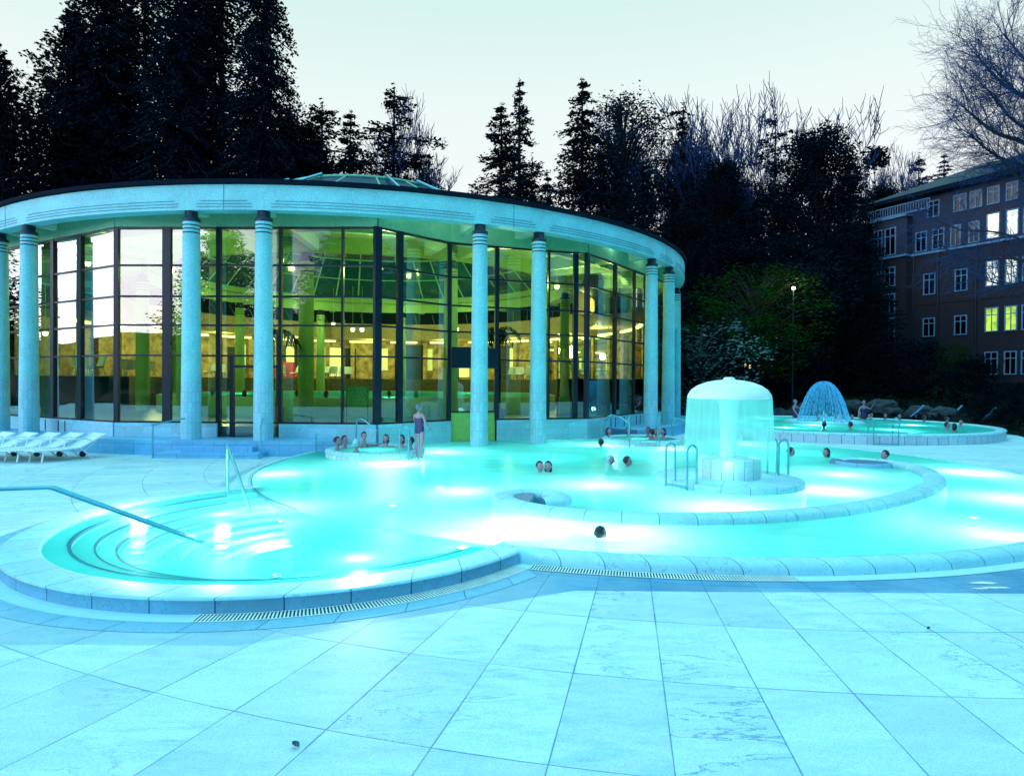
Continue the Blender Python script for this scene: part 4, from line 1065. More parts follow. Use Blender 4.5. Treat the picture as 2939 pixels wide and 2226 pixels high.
# umbrella jet fountain
uf = empty('jet_fountain', (IC[0], IC[1], .2), 'tall umbrella shaped water jet fountain in the middle of the back pool', 'fountain')
mb = MB(); mb.lathe([(.10, 0), (.10, .10), (.04, .14), (.035, .5), (.06, .55)], n=16); mb.build('nozzle', M_STEEL, uf)
mb = MB()
for k in range(130):
    a = 2 * PI * k / 130 + random.uniform(-.02, .02); vr = random.uniform(.90, 1.06); tp = random.uniform(1.82, 1.96)
    pts = []
    for j in range(11):
        t = j / 10; pts.append((vr * t * math.cos(a) * 1.15, vr * t * math.sin(a) * 1.15, tp * (1 - t ** 2.6) if t > 0 else tp))
    mb.tube(pts, .011, 3, caps=False)
mb.build('water_jets', M_SPRAY, uf)
lamp('jet_light', (0, 0, .3), 40, (.15, .6, 1), .1, uf)
for i, (x, y) in enumerate(((1555, 605), (1790, 605), (1992, 625))):
    p = at(1900 + x * .4697, 900 + (y + 25) * .4697, .25)
    t = empty('water_jet', p, ('slanting blue water jet left of centre on the far rim of the back pool', 'slanting blue water jet toward the right of the back pool', 'rightmost slanting water jet by the back pool end')[i], 'water jet', 'slanting water jets of the back pool')
    mb = MB(); mb.tube([(0, 0, -.05), (-.03, 0, .12)], .05, 8); mb.build('nozzle', M_STEEL, t)
    mb = MB()
    for k in range(14):
        q = random.uniform(-.03, .05); mb.tube([(-.35, q, .0), (0, q, .25 + q), (.38, q, .62 + random.uniform(-.05, .05)), (.42, q, .60)], .010, 3, caps=False)
    mb.build('jet_stream', M_SPRAY, t)

# ================================================================== LOUNGERS
def lounger():
    t = empty('sun_lounger', (0, 0, 0))
    # local x: head is +x; outline in side view
    W_ = .62
    mb = MB()
    prof = [(-.95, .32), (-.3, .30), (.18, .32), (.88, .66)]
    for (x0, z0), (x1, z1) in zip(prof[:-1], prof[1:]):
        n = int(math.hypot(x1 - x0, z1 - z0) / .055)
        dx, dz = (x1 - x0) / n, (z1 - z0) / n
        for k in range(n):
            xa, za = x0 + dx * k, z0 + dz * k; xb, zb = xa + dx * .88, za + dz * .88
            mb.face([(xa, -W_ / 2, za + .012), (xb, -W_ / 2, zb + .012), (xb, W_ / 2, zb + .012), (xa, W_ / 2, za + .012)])
            mb.face([(xa, -W_ / 2, za - .012), (xa, W_ / 2, za - .012), (xb, W_ / 2, zb - .012), (xb, -W_ / 2, zb - .012)])
            mb.face([(xa, -W_ / 2, za - .012), (xa, -W_ / 2, za + .012), (xa, W_ / 2, za + .012), (xa, W_ / 2, za - .012)])
            mb.face([(xb, -W_ / 2, zb - .012), (xb, W_ / 2, zb - .012), (xb, W_ / 2, zb + .012), (xb, -W_ / 2, zb + .012)])
    mb.build('slats', M_WHITEPL, t)
    for s in (-1, 1):
        mb = MB(); mb.tube([(p[0], s * W_ / 2, p[1]) for p in prof], .024, 8); mb.build('side_rail', M_WHITEPL, t)
        mb = MB(); mb.tube([(-.7, s * .29, .33), (-.76, s * .30, .0)], .02, 8); mb.build('leg', M_WHITEPL, t)
        mb = MB(); mb.tube([(.18, s * .29, .33), (.52, s * .30, .0)], .02, 8); mb.tube([(.30, s * .29, .22), (.66, s * .29, .53)], .014, 6); mb.build('leg', M_WHITEPL, t)
        mb = MB(); mb.tube([(-.25, s * .34, .36), (-.2, s * .36, .56), (.3, s * .36, .57), (.45, s * .34, .50)], .02, 8); mb.build('armrest', M_WHITEPL, t)
    mb = MB(); mb.lathe([(.07, -.03), (.085, -.02), (.085, .02), (.07, .03)], (0, 0, 0), 16)
    o = mb.build('wheel', M_DARK2, t, loc=(.58, .30, .085)); o.rotation_euler = (R(90), 0, 0)
    return t
lg0 = lounger()
LP = [(10, 'partly out of frame at the left picture edge'), (58, 'second from the left, in front of the outer column'), (100, 'third from the left, below the big left column'), (150, 'fourth from the left'), (200, 'rightmost of the row, nearest the terrace steps')]
for i, (x, lb) in enumerate(LP):
    q = lg0 if i == 0 else copy_tree(lg0)
    p = ad(x - 30, 984, DZ); p = Vector((-14.75 + .66 * i, 17.72 - .02 * i, DZ))
    q.location = p; q.rotation_euler = (0, 0, R(62)); 
    tag(q, 'white sun lounger with raised back, ' + lb, 'sun lounger', 'white sun loungers lined up by the terrace wall')

# gallery chairs seen through the glass
def chair():
    t = empty('lounge_chair', (0, 0, 0))
    def shell(prof, name):
        mb = MB(); n = 9; rows = []
        for y, z, cv in prof:
            rows.append([((-.29 + .58 * i / (n - 1)) * (1 - .15 * (z > .8)), y - cv * abs(i - 4) / 4 * .09, z + .03 * (abs(i - 4) / 4) ** 2 * (z < .5)) for i in range(n)])
        back = [[(a, b + .03, c - .02) for a, b, c in r] for r in rows]
        mb.grid(rows); mb.grid(back, flip=True); mb.face([rows[0][i] for i in range(n)] + [back[0][i] for i in range(n - 1, -1, -1)]); mb.face([rows[-1][i] for i in range(n)] + [back[-1][i] for i in range(n - 1, -1, -1)])
        mb.build(name, M_WHITEPL, t)
    shell([(-.36, .36, 0), (-.20, .39, 0), (.0, .38, 0), (.22, .36, 0)], 'seat')
    shell([(.24, .38, 1), (.30, .55, 1), (.35, .72, 1), (.40, .88, .7)], 'backrest')
    for sx in (-1, 1):
        for sy in (-1, 1):
            mb = MB(); mb.tube([(sx * .23, sy * .22, .35), (sx * .27, sy * .30, 0)], .02, 5); mb.build('leg', M_STEEL, t)
    return t
ch0 = None
CHX = [(176, 822), (206, 822), (258, 822), (285, 822), (318, 822), (378, 820), (392, 820), (455, 820), (476, 820), (610, 820), (640, 820), (700, 818), (718, 818), (736, 818), (752, 818), (1098, 820), (1108, 820), (1122, 820), (1140, 820)]
for i, (x, y) in enumerate(CHX):
    k = (x * D - PW / 2) / FOC
    # intersect the sight line with the gallery radius 12.6 (far side)
    aa = 1 + k * k; bb = -2 * (k * CB.x + CB.y); cc = CB.x ** 2 + CB.y ** 2 - 12.3 ** 2
    Y = (-bb + math.sqrt(max(0, bb * bb - 4 * aa * cc))) / (2 * aa)
    q = chair() if ch0 is None else copy_tree(ch0)
    if ch0 is None: ch0 = q
    q.location = (k * Y, Y, 2.21); q.rotation_euler = (0, 0, random.uniform(-.6, .6) + (R(200) if i % 3 == 0 else 0))
    pos = ('between the leftmost mullions', 'just left of the first wide mullion', 'right of the first wide mullion', 'in the middle of the white reflection bay', 'right part of the white reflection bay', 'just left of the third terrace column', 'touching the left edge of the third terrace column', 'right of the third terrace column', 'left of the glass door frame', 'right of the fourth terrace column', 'by the red counter', 'first left of the middle mullion group', 'second in the middle group', 'third in the middle group', 'last of the middle group before the thick mullion', 'left end of the group between the two pool columns', 'second of the group between the two pool columns', 'third of the group between the two pool columns', 'right end of the group between the two pool columns')[i]
    tag(q, 'white gallery chair, ' + pos, 'chair', 'white chairs on the inner gallery')
# red counter, statue, notice board, palms inside the hall
p = adY(628, 845, 34); t = empty('red_counter', (p.x, p.y, 1.36 if False else .62), 'red lacquered counter standing behind the indoor pool', 'counter')
t.location = (p.x, 48.3, 2.21)
q_ = adY(628, 845, 48.3); t.location.x = q_.x
mb = MB(); mb.box((0, 0, .35), (2.6, .8, .7)); mb.build('counter_body', M_RED, t)
mb = MB(); mb.box((-.2, 0, .95), (1.0, .5, .5), taper=.8); mb.build('counter_top', M_RED, t)
q_ = adY(1219, 860, 27.0)
st_ = empty('statue', (q_.x, 27.0, .60), 'pale draped standing figure statue on a pedestal inside the right glass bay', 'statue')
mb = MB(); mb.box((0, 0, .42), (.42, .42, .84)); mb.build('pedestal', M_GREENP, st_)
mb = MB(); mb.lathe([(.17, .84), (.20, .95), (.19, 1.2), (.16, 1.5), (.20, 1.72), (.14, 1.92), (.16, 2.1), (.20, 2.28), (.19, 2.38), (.07, 2.46), (.06, 2.52), (.09, 2.60), (.10, 2.68), (.07, 2.78), (0, 2.80)], n=20, sy=.8, caps=False)
mb.tube([(.18, 0, 2.34), (.30, -.02, 2.12), (.22, -.14, 1.95)], [.05, .045, .035], 8); mb.tube([(-.18, 0, 2.34), (-.28, -.05, 2.5), (-.12, -.06, 2.72)], [.05, .045, .035], 8)
mb.build('draped_figure', plain('statue_stone', (.5, .45, .3), .6, bump=.4), st_)
q_ = adY(770, 838, 20.2)
nb = empty('notice_board', (q_.x, 20.3, .62), 'glass notice board with rows of pale print standing behind the middle glass bay', 'sign')
mb = MB(); mb.box((0, 0, .95), (.72, .03, .62)); mb.build('board', M_GREENP, nb)
mb = MB()
random.seed(3)
for k in range(13):
    z = 1.20 - .042 * k; x = -.30
    while x < .24:
        l_ = random.uniform(.03, .11); mb.box((x + l_ / 2, -.0175, z), (l_, .003, .017)); x += l_ + .025
mb.build('print_rows', M_WHITEPL, nb)
for sx in (-1, 1):
    mb = MB(); mb.tube([(sx * .33, 0, 0), (sx * .33, 0, .7)], .02, 6); mb.build('leg', M_DARK, nb)
def palm(x, y, z, h, label):
    t = empty('potted_palm', (x, y, z), label, 'plant', 'potted palms inside the hall')
    mb = MB(); mb.lathe([(.22, 0), (.30, .4), (.28, .42)], n=16); mb.build('pot', M_TERR, t)
    mb = MB(); mb.tube([(0, 0, .4), (.03, 0, h * .5), (0, .02, h)], [.07, .05, .04], 7); mb.build('trunk', M_BARK, t)
    mb = MB()
    for k in range(22):
        a = random.uniform(0, 2 * PI); L_ = random.uniform(.6, .95); e = random.uniform(.2, 1.0)
        sp_ = []
        for j in range(7):
            q = j / 6; sp_.append(Vector((math.cos(a) * L_ * q * math.cos(e * (1 - q)), math.sin(a) * L_ * q * math.cos(e * (1 - q)), h + L_ * (math.sin(e) * q - 1.15 * q * q))))
        for j in range(6):
            for s in (-1, 1):
                b_ = sp_[j]; d_ = (sp_[j + 1] - sp_[j]); sd = Vector((-math.sin(a), math.cos(a), 0)) * s
                mb.face([b_, b_ + d_ * .6, b_ + d_ * 1.3 + sd * .16 + Vector((0, 0, -.12)), b_ + d_ * .7 + sd * .11 + Vector((0, 0, -.07))])
    mb.build('fronds', M_GREEN if False else leafmat('palm_leaf', (.008, .02, .008), (.02, .05, .015)), t)
q_ = adY(598, 720, 24.3); palm(q_.x, 24.3, .6, 3.3, 'tall potted palm inside beside the inner column right of the glass door')
q_ = adY(1078, 740, 24.6); palm(q_.x, 24.6, .6, 3.4, 'tall potted palm inside just right of the swim gate')

# ================================================================== PEOPLE
def sphere(mb, c, r, n=16, m=12, f=None):
    rows = []
    for j in range(m + 1):
        th = PI * j / m; row = []
        for i in range(n):
            ph = 2 * PI * i / n
            v = Vector((math.sin(th) * math.cos(ph), math.sin(th) * math.sin(ph), -math.cos(th)))
            p = Vector((v.x * r[0], v.y * r[1], v.z * r[2]))
            if f: p = f(v, p)
            row.append(p + Vector(c))
        rows.append(row)
    mb.grid(rows, closed=True)
def headf(v, p):
    # face looks along -y
    if v.z < 0:
        k = 1 - .34 * (-v.z) ** 1.5; p.x *= k; p.y = p.y * (1 - .10 * -v.z) - .010 * (-v.z)
    if v.y < -.3 and abs(v.x) < .30:
        if -.42 < v.z < .12: p.y -= .022 * (1 - abs(v.x) / .30) * max(0, 1 - abs(v.z + .22) / .32)      # nose
        if -.75 < v.z < -.45: p.y -= .006 * (1 - abs(v.x) / .30)                                        # mouth
    if v.y < -.5 and .15 < abs(v.x) < .55 and -.1 < v.z < .22: p.y += .010                               # eye sockets
    return p
def skin_body(verts, edges, radii, name, m, root=0):
    me = bpy.data.meshes.new(name); me.from_pydata(verts, edges, []); me.update()
    o = bpy.data.objects.new(name, me); COL.objects.link(o)
    sk = o.modifiers.new('skin', 'SKIN'); sk.use_smooth_shade = True
    lay = me.skin_vertices[0] if me.skin_vertices else None
    if lay is None:
        bm_ = bmesh.new(); bm_.from_mesh(me); bm_.verts.layers.skin.verify(); bm_.to_mesh(me); bm_.free(); lay = me.skin_vertices[0]
    for i, r in enumerate(radii):
        rr = r if isinstance(r, tuple) else (r, r)
        lay.data[i].radius = rr; lay.data[i].use_root = (i == root)
    ss = o.modifiers.new('sub', 'SUBSURF'); ss.levels = 1; ss.render_levels = 1
    dg = bpy.context.evaluated_depsgraph_get(); dg.update()
    me2 = bpy.data.meshes.new_from_object(o.evaluated_get(dg)); me2.name = name
    bpy.data.objects.remove(o)
    return me2
def hand(verts, edges, radii, wrist, d, up_):
    """palm and five fingers growing from vertex index wrist along d"""
    d = Vector(d).normalized(); u = Vector(up_).normalized(); s = d.cross(u).normalized()
    w0 = Vector(verts[wrist])
    pm = len(verts); verts.append(tuple(w0 + d * .06)); edges.append((wrist, pm)); radii.append((.034, .016))
    for k, (of, ln) in enumerate(((-.030, .060), (-.010, .075), (.010, .080), (.029, .070))):
        a = len(verts); verts.append(tuple(w0 + d * .10 + s * of)); edges.append((pm, a)); radii.append(.009)
        verts.append(tuple(w0 + d * (.10 + ln * .55) + s * of * 1.2 - u * .008)); edges.append((a, a + 1)); radii.append(.008)
        verts.append(tuple(w0 + d * (.10 + ln * .95) + s * of * 1.2 - u * .03)); edges.append((a + 1, a + 2)); radii.append(.007)
    a = len(verts); verts.append(tuple(w0 + d * .055 + s * -.045)); edges.append((pm, a)); radii.append(.010)
    verts.append(tuple(w0 + d * .085 + s * -.062 - u * .01)); edges.append((a, a + 1)); radii.append(.008)
# local origin: where the breastbone meets the water line for bathers, the feet for standing figures
def make_person(pose):
    H0 = 0
    V_ = []; E_ = []; Rr = []
    def v(p, r): V_.append(p); Rr.append(r); return len(V_) - 1
    def e(*ids):
        for a, b in zip(ids[:-1], ids[1:]): E_.append((a, b))
    if pose in ('stand', 'wade'):
        zb = 0.0 if pose == 'stand' else -.75
        hip = v((0, 0, .93 + zb), (.15, .11)); wa = v((0, .0, 1.08 + zb), (.125, .09)); ch = v((0, .0, 1.28 + zb), (.145, .10)); sh = v((0, .01, 1.40 + zb), (.10, .075)); nk = v((0, 0, 1.50 + zb), .05); hd = v((0, -.01, 1.58 + zb), .05)
        e(hip, wa, ch, sh, nk, hd)
        for s in (-1, 1):
            a = v((s * .10, 0, .86 + zb), .095); b = v((s * .11, -.03 if s > 0 else .06, .48 + zb), .058); c = v((s * .11, .02 if s > 0 else .14, .25 + zb), .048); d_ = v((s * .11, .03 if s > 0 else .17, .06 + zb), .032); f = v((s * .12, -.10 if s > 0 else .04, .03 + zb), .030); e(hip, a, b, c, d_, f)
        base = zb
        ys = (.19, 1.38 + zb)
        armt = [((.26, -.12, 1.18 + zb), (.30, -.36, 1.10 + zb)), ((-.24, -.02, 1.12 + zb), (-.20, -.22, .98 + zb))] if pose == 'stand' else [((.30, -.10, 1.30 + zb), (.34, -.26, 1.52 + zb)), ((-.30, -.1, 1.22 + zb), (-.42, -.3, 1.05 + zb))]
        for (el, wr), s in zip(armt, (1, -1)):
            a = v((s * .17, .01, 1.40 + zb), .052); b = v(el, .038); c = v(wr, .026); e(sh, a, b, c); hand(V_, E_, Rr, c, Vector(wr) - Vector(el), (0, 0, 1))
        hz = 1.66 + zb
    else:
        hip = v((0, .05, -.52), (.15, .11)); wa = v((0, .04, -.36), (.125, .09)); ch = v((0, .02, -.16), (.15, .10)); sh = v((0, .01, -.03), (.11, .075)); nk = v((0, 0, .07), .05); hd = v((0, -.01, .15), .05)
        e(hip, wa, ch, sh, nk, hd)
        T = {'bust': [((.24, -.05, -.26), (.20, -.24, -.36)), ((-.24, -.05, -.26), (-.18, -.24, -.36))],
             'spread': [((.42, .06, -.03), (.68, .03, -.01)), ((-.42, .06, -.03), (-.68, .03, -.01))],
             'rest': [((.38, .10, -.06), (.60, .16, -.01)), ((-.22, -.06, -.26), (-.12, -.26, -.34))],
             'swim': [((.28, -.22, -.14), (.22, -.46, -.09)), ((-.28, -.22, -.14), (-.24, -.44, -.09))]}[pose]
        for (el, wr), s in zip(T, (1, -1)):
            a = v((s * .165, .01, -.045), .052); b = v(el, .040); c = v(wr, .027); e(sh, a, b, c); hand(V_, E_, Rr, c, Vector(wr) - Vector(el), (0, 0, 1))
        for s in (-1, 1):
            a = v((s * .10, 0, -.60), .09); b = v((s * .12, -.32, -.66), .06); c = v((s * .12, -.40, -.95), .045); e(hip, a, b, c)
        hz = .235
    me = skin_body(V_, E_, Rr, 'person_body', M_SKIN)
    # head joined into the same mesh
    mb = MB(); sphere(mb, (0, -.012, hz), (.074, .094, .118), 24, 20, headf)
    for s in (-1, 1): sphere(mb, (s * .076, .005, hz - .005), (.012, .020, .032), 8, 6)
    b0 = len(mb.v)
    m2 = bpy.data.meshes.new('tmp'); m2.from_pydata([tuple(x) for x in mb.v], [], mb.f); m2.polygons.foreach_set('use_smooth', [True] * len(mb.f))
    bm_ = bmesh.new(); bm_.from_mesh(me); bm_.from_mesh(m2)
    me = bpy.data.meshes.new('person_body'); bm_.to_mesh(me); bm_.free(); bpy.data.meshes.remove(m2)
    me.polygons.foreach_set('use_smooth', [True] * len(me.polygons))
    return me, hz
POSE = {p: make_person(p) for p in ('bust', 'spread', 'rest', 'swim', 'stand', 'wade')}
def hair_mesh(hz, kind):
    mb = MB()
    def f(v, p):
        if v.y < -.1 and v.z < .45 + .25 * abs(v.x): return Vector((p.x * .9, p.y * .55, p.z * .9))
        if kind == 'bob' and v.z < -.2: p.z -= .05; p.x *= 1.12
        if kind == 'short' and v.z < -.35: return p * .8
        return p + Vector((random.uniform(-1, 1), random.uniform(-1, 1), random.uniform(-1, 1))) * .004
    sphere(mb, (0, .006, hz + .012), (.087, .103, .122), 20, 16, f)
    return mb
HM = {}
def person(x, y, z, pose, rz, label, hair='short', hcol=None, skin=None, suit=True, cat='person', grp=None, kind='p', lean=0):
    me, hz = POSE[pose]
    key = (pose, skin is None)
    if key not in HM:
        m_ = me.copy(); m_.materials.clear(); m_.materials.append(skin or M_SKIN); HM[key] = m_
    t = empty('person', (x, y, z), label, 'person', grp, rz); t.rotation_euler = (lean, 0, rz)
    b = bpy.data.objects.new('body', HM[key]); COL.objects.link(b); b.parent = t
    hk = (hair, pose, (hcol or M_HAIR).name)
    if hk not in HM:
        o = hair_mesh(hz, hair).build('hair' if hair != 'cap' else 'bathing_cap', hcol or M_HAIR); HM[hk] = o.data; o.parent = t
    else:
        o = bpy.data.objects.new('hair' if hair != 'cap' else 'bathing_cap', HM[hk]); COL.objects.link(o); o.parent = t
    if ('eyes', pose) not in HM:
        mb = MB()
        for s in (-1, 1): sphere(mb, (s * .030, -.088, hz + .008), (.011, .008, .007), 8, 6)
        mb.box((0, -.098, hz - .062), (.042, .006, .010))
        oo = mb.build('face_features', M_HAIR); HM[('eyes', pose)] = oo.data; oo.parent = t
    else:
        oo = bpy.data.objects.new('face_features', HM[('eyes', pose)]); COL.objects.link(oo); oo.parent = t
    if suit:
        if ('suit', pose) not in HM:
            mb = MB()
            zb = {'stand': 0, 'wade': -.75}.get(pose)
            if zb is not None: rings = [(.155, .115, .82), (.165, .125, .92), (.142, .105, 1.08), (.162, .118, 1.22), (.158, .112, 1.32)]; rings = [(a, b_, c + zb) for a, b_, c in rings]; oy = 0
            else: rings = [(.15, .12, -.5), (.145, .11, -.36), (.168, .118, -.2), (.165, .112, -.11)]; oy = .02
            rows = [[(a * math.cos(2 * PI * i / 20), oy + b_ * math.sin(2 * PI * i / 20), c) for i in range(20)] for a, b_, c in rings]
            mb.grid(rows, closed=True)
            tz = rings[-1][2]
            for s in (-1, 1): mb.tube([(s * .09, -.10 + oy, tz - .01), (s * .085, -.075, tz + .075), (s * .07, 0, tz + .115), (s * .09, .09, tz)], .012, 5)
            oo = mb.build('swimsuit', M_SUIT); HM[('suit', pose)] = oo.data; oo.parent = t
        else:
            oo = bpy.data.objects.new('swimsuit', HM[('suit', pose)]); COL.objects.link(oo); oo.parent = t
    return t
def face_to(px, py, qx, qy):   # rotation so that local -y points at q
    return math.atan2(qy - py, qx - px) + PI / 2
G1 = 'bathers in the left whirlpool tub'
def z7(x, y, z): return at(850 + x * .4069, 1150 + y * .4069, z)
for x, d_, pose, hair, hc, lb in (
        (292, 1.0, 'rest', 'short', None, 'dark curly haired bather at the left end of the left whirlpool tub, seen in profile'),
        (352, .5, 'bust', 'short', None, 'bather with short brown hair second from the left in the left whirlpool tub'),
        (425, 1.75, 'bust', 'cap', M_CAP, 'bather in a light cap, back turned, at the front of the left whirlpool tub'),
        (480, .25, 'rest', 'short', None, 'tallest bather at the back left of the left whirlpool tub, arm on the rim'),
        (635, .15, 'spread', 'bob', None, 'bather with both arms spread along the back rim of the left whirlpool tub'),
        (745, .25, 'bust', 'bob', None, 'bather with a dark bob right of the arm spreading one in the left whirlpool tub'),
        (810, .95, 'bust', 'short', None, 'bather by the ladder at the right end of the left whirlpool tub')):
    k = (850 + x * .4069 - PW / 2) / FOC; Y = W1[1] + 1.02 - d_
    X = k * Y
    # keep inside the tub
    v_ = Vector((X - W1[0], Y - W1[1])); m_ = 1.03
    if v_.length > m_:
        X = W1[0] + v_.x * 1.0; Y = W1[1] + math.copysign(math.sqrt(max(0, m_ ** 2 - min(v_.x ** 2, m_ ** 2))), v_.y)
    person(X, Y, .14 if x != 480 else .22, pose, face_to(X, Y, W1[0], W1[1] - .1), lb, hair, hc, grp=G1)
pc_ = person(-2.40, 17.1, .02, 'stand', R(150), 'bather in a dark swimsuit climbing out by the ladder of the left whirlpool tub', 'short', M_HAIRB, grp=None, lean=R(-4)); pc_.scale = (.86, .86, .80)
def z3(x, y, z): return at(1200 + x * .5075, 450 + y * .5075, z)
G2 = 'bathers in the right whirlpool tub'
for x, off, pose, hair, rz, lb, mt in (
        (1078, .2, 'rest', 'bob', R(60), 'bather seen from the side at the left end of the right whirlpool tub', None),
        (1192, .7, 'bust', 'bob', R(0), 'bather facing the camera between the ladder rails of the right whirlpool tub', None),
        (1303, .75, 'rest', 'short', R(-20), 'dark bather leaning back right of the ladder of the right whirlpool tub', 1),
        (1325, -.2, 'bust', 'short', R(170), 'bather with back turned at the front right of the right whirlpool tub', 1),
        (1350, .3, 'bust', 'bob', R(-30), 'bather facing left in the right whirlpool tub, second from the right', None),
        (1388, .1, 'rest', 'bob', R(-70), 'rightmost bather of the right whirlpool tub, leaning on the rim', None)):
    k = (1200 + x * .5075 - PW / 2) / FOC; Y = W2[1] + off; X = k * Y
    person(X, Y, .12, pose, rz, lb, hair, None, M_SKIN2 if mt else None, grp=G2)
G3 = 'swimmers in the main pool'
for x, y, pose, hair, rz, lb, sc in (
        (1166, 1012, 'swim', 'short', R(30), 'short haired swimmer of the close pair in open water, left one', 0),
        (1184, 1012, 'swim', 'bob', R(-20), 'swimmer with a dark bob at the right of the close pair in open water', 0),
        (1318, 996, 'swim', 'cap', R(70), 'swimmer in a light cap left of the mushroom fountain', 1),
        (1355, 1000, 'swim', 'short', R(90), 'dark haired swimmer left of the mushroom fountain ladder', 0),
        (1297, 1152, 'swim', 'short', R(120), 'lone swimmer low in the water outside the curled wall near the pool front', 0),
        (1708, 978, 'swim', 'short', R(80), 'swimmer just right of the mushroom water curtain in front of the back pool wall', 0),
        (1785, 980, 'swim', 'bob', R(-80), 'swimmer midway along the back pool wall in the main pool', 0),
        (1912, 985, 'swim', 'short', R(-100), 'swimmer beyond the far tip of the curled wall', 0),
        (1298, 958, 'swim', 'short', R(200), 'swimmer in the bright water left of the right whirlpool tub', 0)):
    p = ad(x, y + 6, 0); dz = -.12
    if x == 1297: dz = -.17
    pz_ = person(p.x, p.y, dz, pose, rz, lb, hair, M_CAP if sc else None, grp=G3)
    if x == 1297: pz_.scale = (.85, .85, .85)
G4 = 'bathers in the back pool'
def z4(x, y, z): return at(1900 + x * .4697, 900 + y * .4697, z)
for x, y, pose, hair, hc, rz, lb in (
        (958, 655, 'bust', 'bob', None, R(20), 'bather at the left end of the island ring under the umbrella jet'),
        (1000, 652, 'bust', 'cap', M_CAP, R(160), 'bather with a pale cap at the left of the island ring'),
        (1060, 650, 'rest', 'short', None, R(0), 'dark bather left of the middle under the umbrella jet'),
        (1082, 646, 'bust', 'short', None, R(40), 'bather right behind the dark one under the umbrella jet'),
        (1112, 655, 'bust', 'bob', None, R(-30), 'bather in the middle of the row under the umbrella jet'),
        (1160, 655, 'rest', 'short', None, R(10), 'bather leaning on the ring right of the middle under the jet'),
        (1232, 645, 'wade', 'short', None, R(0), 'bather standing waist deep at the right foot of the umbrella jet'),
        (1268, 652, 'bust', 'short', None, R(-60), 'bather at the right end of the island ring'),
        (812, 640, 'wade', 'cap', M_HAIRB, R(40), 'grey haired bather standing with raised arm left of the island ring'),
        (990, 712, 'bust', 'short', None, R(180), 'lone swimmer near the front rim below the island ring, left one'),
        (1150, 712, 'bust', 'short', None, R(200), 'lone swimmer near the front rim left of the ladder'),
        (1412, 632, 'bust', 'short', None, R(0), 'bather at the far rim just right of the ladder hoops'),
        (1492, 640, 'bust', 'bob', None, R(30), 'bather at the far rim left of the left slanting jet'),
        (1520, 650, 'bust', 'short', None, R(-30), 'dark haired bather right under the left slanting jet'),
        (1312, 628, 'bust', 'cap', M_CAP, R(0), 'far bather in a light cap right of the island ring'),
        (1710, 660, 'bust', 'short', None, R(90), 'bather left of the middle slanting jet'),
        (1955, 672, 'bust', 'short', None, R(90), 'bather under the rightmost slanting jet'),
        (1742, 715, 'bust', 'short', None, R(60), 'left one of the trio of heads near the right front rim of the back pool'),
        (1785, 722, 'bust', 'bob', None, R(180), 'middle dark head of the trio near the right front rim of the back pool'),
        (1826, 695, 'rest', 'short', None, R(-50), 'right and tallest one of the trio near the right front rim of the back pool')):
    p = z4(x, y, .19)
    v_ = Vector((p.x - BC[0], p.y - BC[1]))
    if v_.length > BR - .6: v_ = v_.normalized() * (BR - .6); p = Vector((BC[0] + v_.x, BC[1] + v_.y, .19))
    person(p.x, p.y, .17, pose, rz, lb, hair, hc, M_SKIN2 if hash(x) % 3 == 0 else None, grp=G4)
# heads above the rim of the indoor pool
G5 = 'bathers along the rim of the indoor pool'
for i, (x, lb) in enumerate(((432, 'hard against the right edge of the third terrace column'), (459, 'between the third terrace column and the door'), (528, 'left of the fourth terrace column'), (641, 'right of the fourth terrace column'), (705, 'left of the thin middle mullion'), (841, 'just right of the thick corner mullion'), (899, 'left of the swim gate'))):
    k = (x * D - PW / 2) / FOC
    aa = 1 + k * k; bb = -2 * (k * CB.x + CB.y); cc = CB.x ** 2 + CB.y ** 2 - 9.55 ** 2
    Y = (-bb - math.sqrt(max(0, bb * bb - 4 * aa * cc))) / (2 * aa)
    person(k * Y, Y, 1.27, 'bust', R(150 + 25 * (i % 4)), 'head above the indoor pool rim, ' + lb, 'short' if i % 2 else 'bob', None, M_SKIN2, grp=G5)

